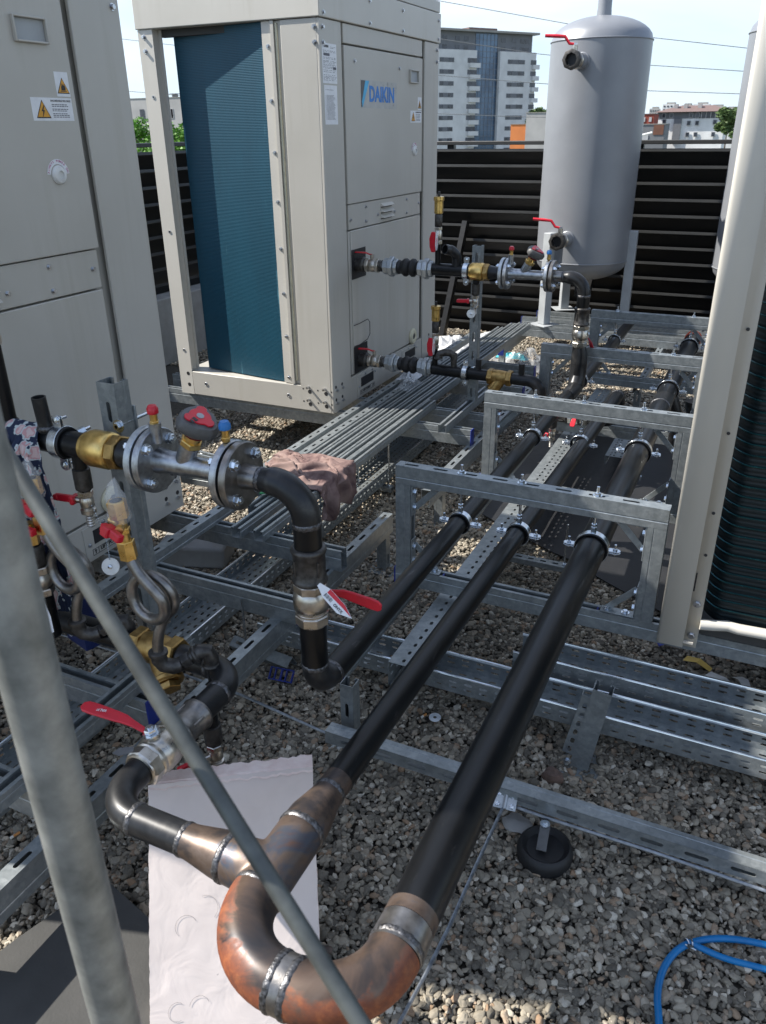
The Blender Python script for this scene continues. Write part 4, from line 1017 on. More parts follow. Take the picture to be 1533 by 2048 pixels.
wh = ['front', 'second', 'third', 'back']; pn = ['riser fed thin', 'tee fed thin', 'thick']
for i, y in enumerate((2.2, 3.075, 3.975, 4.9)):
    for j in range(3):
        if i >= 2 and j == 1: continue
        clamp('rubber lined clamp holding the %s pipe under the %s frame' % (pn[j], wh[i]), PX[j], y + .0205, (.030, .030, .0445)[j])
# --- base rails
CG = 'galvanised channel rails under the units and frames'
rail('long open channel rail under the front frame and the dark coil unit', (-1.0, 2.2205, .294), (1.5, 2.2205, .294), DN, h=.062, slots=False, caps='0', group=CG)
rail('channel rail under the second frame, bolted brackets on top', (-1.0, 3.0955, .294), (1.3, 3.0955, .294), DN, h=.062, slots=False, caps='0', group=CG)
rail('channel rail under the third frame behind the riser', (-.95, 3.9955, .294), (1.0, 3.9955, .294), DN, h=.062, slots=False, group=CG)
rail('channel rail under the back frame', (-.93, 4.9205, .294), (.9, 4.9205, .294), DN, h=.062, slots=False, group=CG)
rail('blue capped rail under the front edge of the teal coil unit', (-3.3, 3.6405, .2835), (-1.225, 3.6405, .2835), DN, h=.082, slots=False, caps='1', group=CG)
rail('blue capped rail behind the first one, under the teal coil unit', (-3.3, 3.8905, .2835), (-1.235, 3.8905, .2835), DN, h=.082, slots=False, caps='1', group=CG)
rail('dark open rail whose end passes behind the vertical pipe coupling', (-3.0, 2.2405, .2835), (-1.225, 2.2405, .2835), DN, h=.082, slots=False, group=CG)
rail('dark blue capped open rail ending at the brass coloured ball valve body', (-3.0, 1.875, .2835), (-1.20, 1.875, .2835), DN, h=.082, slots=False, caps='1', group=CG)
rail('open rail with blue cap under the larger brass strainer', (-2.4, 1.28, .2835), (-1.31, 1.28, .2835), DN, h=.082, slots=False, caps='1', group=CG)
rail('open rail with tall blue cap beside the galvanised scaffold tube', (-2.4, .915, .2835), (-1.205, .915, .2835), DN, h=.082, slots=False, caps='1', group=CG)
rail('rail crossing under the rear part of the teal coil unit', (-3.3, 4.92, .2835), (-1.25, 4.92, .2835), DN, h=.082, slots=False, caps='1', group=CG)
rail('rail close behind the lower pipe strainer, blue cap at its end', (-3.2, 4.45, .2835), (-1.19, 4.45, .2835), DN, h=.082, slots=False, caps='1', group=CG)
# tank rails
for i, (y, xl, lb) in enumerate(((6.07, -1.755, 'front tank rail carrying the near grey foot'), (6.35, -1.745, 'second tank rail, stepped in behind the front one'), (6.62, -1.69, 'third tank rail, next to the black fence'))):
    rail(lb, (xl, y, .2835), (1.6, y, .2835), DN, h=.082, slots=False, caps='0', group=CG)
# --- rails running away from the camera
rail('long slotted rail running away under the dark open rails', (-1.278, .45, .2015), (-1.278, 2.74, .2015), UP, h=.082, group=CG, caps='')
rail('slotted rail running away under the blue capped rails of the teal coil unit', (-1.222, 3.02, .2015), (-1.222, 5.2, .2015), UP, h=.082, group=CG)
rail('slotted rail hidden along the riser fed thin pipe, blue cap at its near end', (-.965, 1.70, .2215), (-.965, 5.1, .2215), UP, h=.041, group=CG, caps='0')
rail('slotted rail running away under the tank rails, blue capped near end', (-1.72, 5.72, .2015), (-1.72, 6.9, .2015), UP, h=.082, group=CG, caps='0')
rail('slotted rail running away between rear frame and tank', (-.62, 5.0, .2215), (-.62, 6.7, .2215), UP, group=CG)
rail('plain open channel crossing the open rails below the siphon', (-1.372, .80, .346), (-1.372, 1.52, .346), DN, slots=False, group=CG)
rail('short open channel carrying the slotted post of the teal coil unit', (-1.345, 3.53, .346), (-1.345, 4.25, .346), DN, slots=False, group=CG)
# posts under these rails
post('slotted post holding the near end of the rail beside the vertical pipe', -.905, 1.66, .0, .2425, group=RG, foot=True)
post('post with bracket under the far end of the long slotted rail', -1.278, 2.69, 0, .159, (1, 0, 0), group=RG)
post('post under the slotted rail of the teal coil unit', -1.222, 3.2, 0, .159, (1, 0, 0), group=RG)
post('short post with blue capped rail end in the plastic litter', -1.72, 5.76, 0, .159, group=RG)
post('post under the long slotted rail beside the foam board', -1.278, .62, 0, .159, group=RG)
post('post under the rear slotted rail by the tank rails', -.62, 5.1, 0, .2, group=RG)
t = post('open topped channel post with a perforated bracket, standing before the cable trays', -.252, 1.86, 0, .30, (0, -1, 0), group=None, w=.052, h=.046, slots=False, dx=.040)
m = MB()
m.sheet(frame((-.287, 1.840, .055), (.035, 0, .2), (0, -1, 0)), .22, [(-.017, -.022), (-.017, 0), (.017, 0), (.017, -.022)], {1: (.033, .020, .012, .018, [.5])}); m.build('perforated_bracket', 'galvanised', t, solid=.002)
m = MB(); bolt(m, (-.285, 1.836, .03), (0, -1, 0), .009, .008, .012); m.build('bolt', 'zinc_bright', t)
# slotted posts that hold the pipe runs at the units
t = post('tall slotted channel post behind the larger brass check valve', -1.333, 1.352, .37, 1.185, (0, -1, 0), w=.052, h=.045, foot=False)
m = MB(); m.cyl((-1.31, 1.318, 1.085), (-1.31, 1.43, 1.085), .0045, 10); m.hexp((-1.31, 1.318, 1.085), (-1.31, 1.326, 1.085), .0095); m.cyl((-1.31, 1.3265, 1.085), (-1.31, 1.3285, 1.085), .016, 16); m.build('threaded_rod', 'zinc_bright', t)
MB().box(-1.355, -1.300, 1.377, 1.382, 1.04, 1.12).build('back_plate', 'galvanised', t, bevel=.001)
post('tall slotted channel post holding the pipes of the teal coil unit', -1.345, 3.985, .37, 1.172, (0, -1, 0), w=.046, h=.041, foot=False)
# --- bundle of loose channel lengths lying on the rails
BG = 'loose channel lengths lying on the rails'
def lying(x, y0, y1, web, lb, z=.346, slots=True): rail(lb, (x, y0, z), (x, y1, z), web, slots=slots, group=BG, name='channel_length', st=.03, pitch=.075, sl=.03)
lying(-1.868, 2.42, 5.6, UP, 'slotted channel length, touching the base of the teal coil unit')
lying(-1.795, 1.35, 4.9, UP, 'slotted channel length reaching out past the bundle towards the navy floral cloth')
lying(-1.742, 2.5, 5.75, DN, 'open channel length lying third from the teal coil unit in the bundle', slots=False)
lying(-1.69, 2.35, 5.9, DN, 'open channel length lying under the pink rag', slots=False)
lying(-1.638, 2.16, 5.95, DN, 'open channel length with near end beside the slotted rail', slots=False)
lying(-1.545, 2.17, 3.9, DN, 'open channel length with a torn near end, outermost at the front', slots=False)
lying(-1.588, 2.6, 5.95, DN, 'open channel length along the outer side of the bundle', slots=False)
for i, (y, lb) in enumerate(((2.52, 'first of three dark channels by the sticker unit corner'), (2.585, 'middle of three dark channels by the sticker unit corner'), (2.65, 'rearmost of three dark channels by the sticker unit corner'))):
    rail(lb, (-2.16 - .02 * i, y, .346), (-1.9, y + .01, .346), DN, slots=False, group=BG, name='channel_length')
rail('dark channel lying across behind the bundle', (-2.25, 2.74, .346), (-1.45 - .45, 2.70, .346), DN, slots=False, group=BG, name='channel_length')
rail('short dark channel offcut on the gravel by the blue cap', (-1.52, 1.93, .03), (-1.26, 1.90, .03), (0, -.6, 1), group=BG, name='channel_length')
# --- cable trays
TG = 'perforated cable trays'
def tray(label, p0, p1, w, h, web, pitch=.05, hl=.026, hw=.0075, base_rows=(.2, .35, .65, .8), side_rows=(.35, .68)):
    """U tray; p0-p1 = centre of its base, web = direction the base faces (outwards)"""
    p0 = V(p0); p1 = V(p1); L = (p1 - p0).length; t = thing('cable_tray', label, 'cable tray', p0, TG)
    a = w / 2; pts = [(-a + .010, -h + .004), (-a + .006, -h), (-a, -h), (-a, 0), (a, 0), (a, -h), (a - .006, -h), (a - .010, -h + .004)]
    M = frame(p0, p1 - p0, web)
    sd = (pitch, hl, hw, pitch * .5, list(side_rows)); bs = (pitch, hl, hw, pitch * .5, list(base_rows))
    MB().sheet(M, L, pts, {2: sd, 3: bs, 4: sd}).build('tray_body', 'galvanised', t, solid=.0012)
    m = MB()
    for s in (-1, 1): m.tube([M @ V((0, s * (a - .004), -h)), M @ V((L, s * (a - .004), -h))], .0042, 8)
    m.build('rolled_edge', 'zinc_bright', t)  # brighter metal than the tray body paints the highlight along its lips
    return t
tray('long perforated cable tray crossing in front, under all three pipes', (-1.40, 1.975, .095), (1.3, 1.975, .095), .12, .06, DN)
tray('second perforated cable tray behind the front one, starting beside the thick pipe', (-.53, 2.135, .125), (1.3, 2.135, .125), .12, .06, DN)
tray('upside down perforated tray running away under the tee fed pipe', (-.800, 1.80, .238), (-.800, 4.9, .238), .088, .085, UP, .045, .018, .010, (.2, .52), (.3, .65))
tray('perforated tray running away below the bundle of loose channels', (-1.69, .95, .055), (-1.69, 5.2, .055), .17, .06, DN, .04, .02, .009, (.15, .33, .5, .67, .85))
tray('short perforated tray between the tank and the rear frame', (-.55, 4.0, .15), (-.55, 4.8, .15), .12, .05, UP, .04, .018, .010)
HG = 'threaded rods hanging trays from the rails'
def hanger(label, x, y, z0, z1, piece=None):
    t = thing('tray_hanger', label, 'hanger', (x, y, z0), HG)
    m = MB(); m.cyl((x, y, z0), (x, y, z1), .004, 10); m.hexp((x, y, z0 + .03), (x, y, z0 + .038), .0085); m.build('threaded_rod', 'zinc_bright', t)
    if piece:
        c = MB(); chan(c, (piece[0], y, z0 + .018), (piece[1], y, z0 + .018), UP, .041, .021, st=.03, pitch=.05, sl=.025); c.build('channel_piece', 'galvanised', t, solid=.002)
hanger('hanger rod with short channel end, beside the front frame post', -1.575, 3.39, .02, .33, (-1.78, -1.555))
hanger('hanger rod with short channel piece behind the tee fed pipe of the front frame', -.535, 2.80, .10, .31, (-.85, -.515))
hanger('slim hanger rod beside the rag, next to the loose channels', -1.75, 3.39, .02, .33)
hanger('hanger rod reaching the gravel beside the riser valve', -1.40, 1.84, .0, .30)
hanger('hanger rod by the strainer under the second dark rail', -1.40, 2.2, .0, .30)
hanger('hanger rod behind the stub of the tee fed pipe', -.42, 4.0, .03, .31)
# --- low slotted strut in front, its splice plate
t = rail('low slotted strut lying across the gravel below the three pipes', (-.937, 1.5805, .105), (1.2, 1.5805, .105), (0, -1, 0), w=.041, h=.041, st=.08, pitch=.105, sl=.056)
# --- lightning conductor wires with round holders
def lwire(label, pts, r=.0046): return tag(MB().tube([V(p) for p in pts], r, 8).build('conductor_wire', 'wire_grey', loc=pts[0]), label, 'wire', 'roof conductor wires')
lwire('grey conductor wire running along the low strut', [(-2.2, 1.665, .075), (-1.75, 1.66, .08), (-1.293, 1.641, .082), (-.978, 1.602, .078), (-.715, 1.59, .076), (-.35, 1.557, .076), (-.28, 1.553, .078), (-.02, 1.556, .078), (.247, 1.548, .08), (.8, 1.53, .08)])
lwire('grey conductor wire running beside the thick pipe', [(-.389, 1.545, .082), (-.391, 1.50, .081), (-.395, 1.334, .078), (-.396, 1.157, .076), (-.402, 1.024, .076), (-.41, .911, .078), (-.425, .6, .08)])
def holder(label, x, y, big=True):
    t = thing('wire_holder', label, 'wire holder', (x, y, 0))
    m = MB(); m.lathe([(.070, 0), (.072, .02), (.067, .036), (.060, .041), (.056, .036), (.047, .028), (.0, .029)], (x, y, .008), (0, 0, 1), 40); m.build('base', 'black_rubber', t)
    m = MB(); M = frame((x - .012, y + .035, .076), (.10, -.9, -.42), UP); m.box(0, .066, -.013, .013, -.003, .003, M); m.box(-.004, .003, -.013, .013, -.03, .003, M); m.build('clip_arm', 'grey_plastic', t, bevel=.002)
    m = MB(); bolt(m, (x - .013, y + .035, .079), (0, 0, 1), .007, .006, .013); m.build('clip_screw', 'zinc_bright', t)
holder('round black wire holder lying in the gravel under the low strut', -.262, 1.495)
t = thing('cross_clamp', 'small square plate clamp with four round bolts joining the conductor wires', 'clamp', (-.385, 1.565, .08))
m = MB(); M = frame((-.388, 1.552, .094), (.98, .1, 0), (0, -.55, 1)); m.box(-.030, .030, -.024, .024, -.002, .002, M); m.tube([M @ V((0, -.024, .003)), M @ V((0, .024, .003))], .006, 8); m.build('plate', 'galv_fitting', t, bevel=.001)
m = MB()
for a in (-.019, .019):
    for b in (-.014, .014): m.lathe([(.0075, 0), (.006, .004), (0, .0055)], M @ V((a, b, .002)), M.to_3x3() @ V((0, 0, 1)), 14)
m.build('bolts', 'zinc_bright', t)
# ------------------------------------------------------------------ pipework
X = V((1, 0, 0)); Yv = V((0, 1, 0)); Zv = V((0, 0, 1))
def straight(t, p0, p1, r, mat='pipe_black', name='pipe', seg=32):
    p0 = V(p0); p1 = V(p1); n = max(2, int((p1 - p0).length / .1))
    return MB().tube([p0.lerp(p1, i / n) for i in range(n + 1)], r, seg).build(name, mat, t)
def bend(t, p, d0, d1, R, r, mat='pipe_worn', name='elbow', seg=32):
    return MB().tube(elbow_pts(p, d0, d1, R, 14), r, seg).build(name, mat, t)
def hollow_end(t, p, d, r, mat, L=.05, name='open_stub'):
    p = V(p); d = V(d).normalized(); m = MB()
    m.lathe([(r, 0), (r, L), (r * .82, L), (r * .8, L - .03), (0, L - .03)], p, d, 28, cap=False); return m.build(name, mat, t)

# header: thick return pipe, U bend, tee, middle pipe and branch welded together
h = thing('header_pipe', 'black welded header: thick pipe, rusty U bend, tee and thin pipe', 'pipe', (-.346, .745, PZ))
xr, xm, yU, RB = -.346, -.601, .748, .114
straight(h, (xr, .80, PZ), (xr, 5.16, PZ), .0445, name='thick_pipe', seg=44)
MB().tube([(xr, .748, PZ), (xr, .772, PZ), (xr, .799, PZ)], [.0455, .0458, .0452], 44).build('pipe_end', 'bare_steel', h)
MB().tube([(xr, .800, PZ), (xr, .826, PZ)], [.0450, .0448], 44).build('burnt_ring', 'heat_steel', h)
bend(h, (xr, yU, PZ), -Yv, -X, RB, .0452, 'scorched_steel', seg=44)
straight(h, (xr - RB, yU - RB, PZ), (xm + RB, yU - RB, PZ), .0452, 'bare_steel', 'joint_piece', 44)
bend(h, (xm + RB, yU - RB, PZ), -X, Yv, RB, .0452, 'scorched_steel', seg=44)
for p, d in (((xr, .758, PZ), Yv), ((xr - RB, yU - RB, PZ), X), ((xm + RB, yU - RB, PZ), X), ((xm, .752, PZ), Yv)): weld(p, d, .0450, h)
# tee with pulled branch
tm = MB(); tm.tube([(xm, yU, PZ), (xm, .79, PZ), (xm, .895, PZ)], .0452, 44)
tm.tube([(xm + .01, .793, PZ), (xm - .035, .793, PZ), (xm - .05, .793, PZ), (xm - .066, .793, PZ), (xm - .085, .793, PZ)], [.0448, .0472, .0470, .0455, .0445], 44); tee = tm.build('tee', 'heat_steel', h)
md = tee.modifiers.new('blend', 'REMESH'); md.mode = 'VOXEL'; md.voxel_size = .0032; md.use_smooth_shade = True
md = tee.modifiers.new('fillet', 'SMOOTH'); md.factor = .5; md.iterations = 14
weld((xm - .088, .793, PZ), X, .0445, h); weld((xm, .897, PZ), Yv, .0450, h)
MB().tube([(xm, .90, PZ), (xm, .93, PZ), (xm + .0005, .985, PZ), (xm + .001, 1.0, PZ)], [.045, .0435, .0325, .0310], 36).build('reducer', 'heat_steel', h)
weld((xm + .001, 1.003, PZ), Yv, .0305, h)
MB().tube([(xm + .001, 1.005, PZ), (xm + .002, 1.04, PZ)], .0304, 36).build('burnt_ring', 'heat_steel', h)
straight(h, (xm + .002, 1.04, PZ), (-.556, 3.80, PZ), .0302, name='middle_pipe')
MB().tube([(xm - .09, .793, PZ), (xm - .11, .793, PZ), (xm - .165, .793, PZ), (xm - .18, .793, PZ)], [.0443, .042, .0325, .031], 36).build('reducer', 'heat_steel', h)
weld((xm - .183, .793, PZ), X, .0305, h)
straight(h, (xm - .185, .793, PZ), (-.897, .793, PZ), .0302, 'pipe_worn', 'branch_pipe')
weld((-.899, .793, PZ), X, .0302, h)
bend(h, (-.90, .793, PZ), -X, Yv, .078, .0304, seg=36)
straight(h, (-.978, .871, PZ), (-.978, .905, PZ), .0302, 'pipe_worn', 'pipe_end')
# far ends of header
bend(h, (-.556, 3.80, PZ), Yv, -Zv, .075, .0304); weld((-.556, 3.80, PZ), Yv, .0302, h)
straight(h, (-.556, 3.875, PZ - .075), (-.556, 3.875, .40), .0302, 'pipe_worn', 'drop')
MB().tube([(xr, 3.72, PZ), (xr, 3.78, PZ), (xr, 3.83, PZ)], [.0447, .0475, .0447], 36).build('sleeve', 'pipe_worn', h); weld((xr, 3.70, PZ), Yv, .0445, h, .003)
MB().tube([(xr + .02, 4.0, PZ - .03), (xr + .05, 4.0, PZ - .10), (xr + .05, 4.0, .26)], [.03, .03, .03], 24).build('branch_stub', 'pipe_worn', h)
m = MB(); m.lathe([(.048, 0), (.050, .05), (.047, .09), (.03, .095)], (xr, 5.08, PZ), (0, 1, 0), 20); m.build('tape_wrap', 'orange_tape', h)
# left thin pipe with elbow below the valve
def left_elbow_pipe(t): pass
lp = thing('thin_pipe', 'thin black pipe running back from the elbow below the riser valve', 'pipe', (-.775, 1.33, PZ))
straight(lp, (-.779, 1.345, PZ), (-.770, 5.5, PZ), .0302, name='pipe')
weld((-.779, 1.343, PZ), Yv, .0302, lp)
bend(lp, (-.779, 1.27, PZ + .072), -Zv, Yv, .072, .0304, 'pipe_worn')
weld((-.779, 1.27, PZ + .074), Zv, .0302, lp)
# riser of the teal coil unit joins it
MB().tube([(-.772, 3.70, PZ), (-.772, 3.76, PZ), (-.772, 3.86, PZ), (-.772, 3.93, PZ)], [.031, .036, .0365, .031], 30).build('tee', 'pipe_worn', lp)
MB().tube([(-.772, 3.86, PZ + .01), (-.772, 3.895, PZ + .05), (-.772, 3.897, PZ + .12)], [.036, .040, .041], 30).build('tee_branch', 'pipe_worn', lp)

# ---- fittings
def lever_mesh(p, axis, out, Lh, w=.022, th=.006, mat=None):
    """flat lever from p along out, cranked away from the pipe along axis"""
    p = V(p); o = V(out).normalized(); a = V(axis).normalized(); s = o.cross(a)
    pts = [(0, 0, .45), (.12, .0, .5), (.26, .10, .62), (.36, .16, .85), (.5, .17, 1.0), (.8, .18, 1.12), (.94, .18, 1.05), (1.0, .18, .55)]
    m = MB(); vs = []
    for u, hgt, ww in pts:
        c = p + o * (u * Lh) + a * (hgt * Lh * .55)
        for sa, sb in ((-1, -1), (1, -1), (1, 1), (-1, 1)): vs.append(c + s * (sa * w / 2 * ww) + a * (sb * th / 2))
    n = len(pts); fs = [(3, 2, 1, 0), tuple(range((n - 1) * 4, n * 4))]
    for i in range(n - 1):
        for k in range(4): fs.append((i * 4 + k, i * 4 + (k + 1) % 4, i * 4 + 4 + (k + 1) % 4, i * 4 + 4 + k))
    m.add(vs, fs); return m, p + o * (Lh * .72) + a * (.18 * Lh * .55 + th / 2 + .0012), s
def ball_valve(label, c, d, L, r, stem, out, Lh, mat='nickel', group=None, hexr=None, word=None, tagp=None, tmat='red_plastic', lw=.024):
    t = thing('ball_valve', label, 'valve', c, group); c = V(c); d = V(d).normalized(); st = V(stem).normalized()
    a = c - d * L / 2; b = c + d * L / 2; hr = hexr or r * 1.16
    m = MB(); m.hexp(a, a + d * L * .22, hr, 8); m.hexp(b - d * L * .24, b, hr, 8)
    m.lathe([(r * 1.0, L * .19), (r * 1.10, L * .23), (r * 1.2, L * .34), (r * 1.22, L * .5), (r * 1.2, L * .60), (r * 1.08, L * .66), (r * 1.08, L * .69), (r * 1.12, L * .70), (r * 1.12, L * .735), (r * 1.0, L * .78)], a, d, 32)
    for q in (0, .985): m.ring(a + d * L * q, d, r * .9, r * .14, 28, 8)
    m.build('body', mat, t, ang=30)
    m = MB(); s0 = c + st * r * .95; m.cyl(s0, s0 + st * r * .45, r * .42, 20); m.build('stem', mat, t)
    s1 = s0 + st * r * .45; bz = MB(); bz.hexp(s1 + st * .004, s1 + st * (.004 + r * .28), r * .36); bz.cyl(s1, s1 + st * .0035, r * .5, 16); bz.cyl(s1 + st * (.004 + r * .28), s1 + st * (.004 + r * .42), r * .16, 12); bz.build('stem_nut', 'zinc_bright', t)
    lm, tp, sd = lever_mesh(s1 + st * .003, st, out, Lh, lw); lv = lm.build('lever', tmat, t, bevel=.0022)
    if word:
        o = V(out).normalized(); o = (o - st * o.dot(st)).normalized(); yy = st.cross(o)
        Mt = Matrix(((o.x, yy.x, st.x, tp.x), (o.y, yy.y, st.y, tp.y), (o.z, yy.z, st.z, tp.z), (0, 0, 0, 1)))
        text(word, lw * .36, Mt @ Matrix.Translation((0, -lw * .14, 0)), 'white_label', lv, align='CENTER')
    return t
def coupling(t, a, b, r, mat='malleable', name='coupling'):
    a = V(a); b = V(b); L = (b - a).length; d = (b - a).normalized()
    m = MB(); m.lathe([(r, 0), (r * 1.13, .003), (r * 1.17, .007), (r * 1.13, .012), (r * 1.05, .016), (r * 1.04, L - .016), (r * 1.12, L - .012), (r * 1.17, L - .007), (r * 1.13, L - .003), (r, L)], a, d, 32)
    M = axis_frame(a, d)
    for k in range(4):
        an = PI / 2 * k + .5; q = M @ V((r * 1.055 * math.cos(an), r * 1.055 * math.sin(an), L * .3)); m.tube([q, q + d * L * .4], .0035, 8)
    return m.build(name, mat, t, ang=50)
def drain(label, p, red=(-1, 0, 0), L=.15, group='small red handled drain valves under the pipes', capdir=(.6, -.4, 0)):
    """p = point on the pipe underside"""
    t = thing('drain_valve', label, 'valve', p, group); p = V(p)
    MB().cyl(p + Zv * .02, p - Zv * .035, .0165, 20).build('stub', 'pipe_black', t)
    MB().lathe([(.0165, 0), (.0205, .002), (.021, .02), (.0205, .052), (.0165, .056)], p - Zv * .03, -Zv, 24).build('socket', 'malleable', t)
    z = p - Zv * .088; m = MB(); m.hexp(z, z - Zv * .016, .0185, 6); m.lathe([(.014, .016), (.017, .022), (.017, .040), (.013, .046), (.0185, .048), (.0185, .058), (.010, .060)], z, -Zv, 20)
    for k in range(5): m.lathe([(.0085, .060 + k * .007), (.0105, .0635 + k * .007), (.0085, .067 + k * .007)], z, -Zv, 16)
    m.build('body', 'nickel', t)
    r = V(red).normalized(); q = z - Zv * .028; s = r.cross(Zv)
    MB().cyl(q + r * .012, q + r * .030, .008, 14).build('stem', 'nickel', t)
    m = MB(); M = frame(q + r * .030, r, Zv); m.box(0, .012, -.014, .014, -.011, .011, M); m.box(.004, .058, -.006, .006, -.009, .009, M); m.box(.05, .064, -.008, .008, -.0075, .0075, M); m.build('handle', 'red_plastic', t, bevel=.003)
    return t
def chain_cap(label, p, q):
    t = thing('hose_cap', label, 'cap', q, 'white hose caps on chains'); p = V(p); q = V(q); m = MB(); n = 26
    for i in range(n):
        u = i / (n - 1); c = p.lerp(q, u) + V((.012 * math.sin(PI * u), 0, -.008 * math.sin(PI * u))); m.lathe([(0, -.0022), (.0022, 0), (0, .0022)], c, (q - p), 8, cap=False)
    m.build('chain', 'zinc_bright', t)
    m = MB(); m.lathe([(.0, -.003), (.021, -.003), (.022, 0), (.021, .003), (.0, .003)], q - Zv * .02, V((.5, -1, .35)), 28, cap=False); m.build('disc', 'white_plastic', t)
    MB().lathe([(.006, 0), (.005, .004), (0, .006)], q - Zv * .02 + V((.5, -1, .35)).normalized() * .0031, V((.5, -1, .35)), 12).build('rivet', 'zinc_bright', t)
    return t
def check_valve(label, x0, x1, y, z, group):
    t = thing('check_valve', label, 'check valve', (x0, y, z), group); L = x1 - x0
    m = MB(); m.lathe([(.030, 0), (.034, .001), (.035, .014), (.041, .016), (.0435, .024), (.0435, L * .66), (.041, L * .72), (.036, L * .75)], (x0, y, z), X, 40)
    m.build('body', 'brass', t); MB().hexp((x0 + L * .752, y, z), (x1, y, z), .041, 8).build('hex_end', 'brass_rough', t); return t
def flange_valve(label, x0, y, z, group):
    """balancing valve between two bolted flange pairs, x0 = left face"""
    t = thing('balancing_valve', label, 'balancing valve', (x0, y, z), group)
    W = .265
    for k, (a, b, mt) in enumerate(((0, .017, 'galv_fitting'), (.0235, .0405, 'grey_cast'), (W - .0405, W - .0235, 'grey_cast'), (W - .017, W, 'bare_steel'))):
        m = MB(); m.lathe([(.022, a), (.0715, a), (.074, a + .0025), (.074, b - .0025), (.0715, b), (.022, b)], (x0, y, z), X, 48); m.build('flange', mt, t)
    for a in (.0172, W - .0233): MB().cyl((x0 + a, y, z), (x0 + a + .0061, y, z), .058, 40).build('gasket', 'black_rubber', t)
    m = MB()
    for k in range(4):
        an = PI / 4 + PI / 2 * k; dy, dz = .055 * math.cos(an), .055 * math.sin(an)
        for a, b in ((0, .0405), (W - .0405, W)):
            for f, s in ((a, -1), (b, 1)):
                p = V((x0 + f, y + dy, z + dz)); m.cyl(p, p + X * s * .002, .0135, 16); m.hexp(p + X * s * .002, p + X * s * .012, .0115); m.cyl(p + X * s * .012, p + X * s * .017, .0055, 10)
    m.build('bolts', 'zinc_bright', t)
    b = MB(); b.tube([(x0 + .04, y, z), (x0 + .07, y, z), (x0 + .10, y, z), (x0 + .14, y, z), (x0 + W - .04, y, z)], [.030, .025, .026, .0225, .0225], 28)
    nd = V((-.50 + .97, -.06, .84)).normalized(); q = V((x0 + .105, y, z)); b.cyl(q, q + nd * .060, .021, 28)
    b.build('body', 'grey_cast', t)
    MB().hexp(q + nd * .060, q + nd * .075, .0245).cyl(q + nd * .075, q + nd * .092, .0185, 24).build('bonnet', 'brass', t)
    hw = MB(); M = axis_frame(q + nd * .094, nd); n = 36; prof = []
    rows = [(.012, 0), (.030, .006), (.042, .018), (.044, .032), (.038, .042), (.0, .046)]; vs = []; fs = []
    for r, hh in rows:
        for k in range(n):
            a = 2 * PI * k / n; rr = r * (1 + .15 * max(0, math.cos(3 * a)) ** .6 * (1 if r > .02 else 0) - .05)
            vs.append((rr * math.cos(a), rr * math.sin(a), hh))
    for i in range(len(rows) - 1):
        for k in range(n): fs.append((i * n + k, i * n + (k + 1) % n, (i + 1) * n + (k + 1) % n, (i + 1) * n + k))
    hw.add(vs, fs, M); wheel = hw.build('handwheel', 'grey_plastic', t, ang=50)
    m = MB(); pl = [((.024 + .011 * max(0, math.cos(3 * a)) ** .7) * math.cos(a), (.024 + .011 * max(0, math.cos(3 * a)) ** .7) * math.sin(a)) for a in [2 * PI * k / 36 for k in range(36)]]
    m.extr(pl, .004, M @ Matrix.Translation((0, 0, .0435))); m.build('top_plate', 'red_plastic', wheel, bevel=.001)
    m = MB(); m.cyl(M @ V((0, 0, .0476)), M @ V((0, 0, .049)), .008, 18); m.build('hub', 'post_grey', wheel)
    m = MB(); m.box(-.006, .006, -.022, -.014, .0476, .0482, M); m.box(-.005, .005, -.030, -.025, .0476, .0482, M); m.build('scale_window', 'print_black', wheel)
    m = MB(); m.lathe([(.020, 0), (.026, .004), (.020, .008)], q + nd * .0905, nd, 24); m.build('red_collar', 'dark_red_plastic', t)
    for px, mt in ((.045, 'red_plastic'), (W - .035, 'cap_blue')):
        p = V((x0 + px, y - .004, z + .045)); tt = V((.02, -.04, 1)).normalized()
        if mt == 'red_plastic': MB().cyl(p, p + tt * .045, .0135, 20).build('test_boss', 'grey_cast', t); p = p + tt * .028
        else: p = p + tt * .018
        MB().cyl(p + tt * .012, p + tt * .040, .0085, 18).hexp(p + tt * .016, p + tt * .022, .0105).build('test_port', 'brass', t)
        MB().lathe([(.0105, 0), (.0125, .002), (.0125, .012), (.0105, .015), (.009, .0185), (0, .019)], p + tt * .038, tt, 20).build('test_cap', mt, t)
    return t
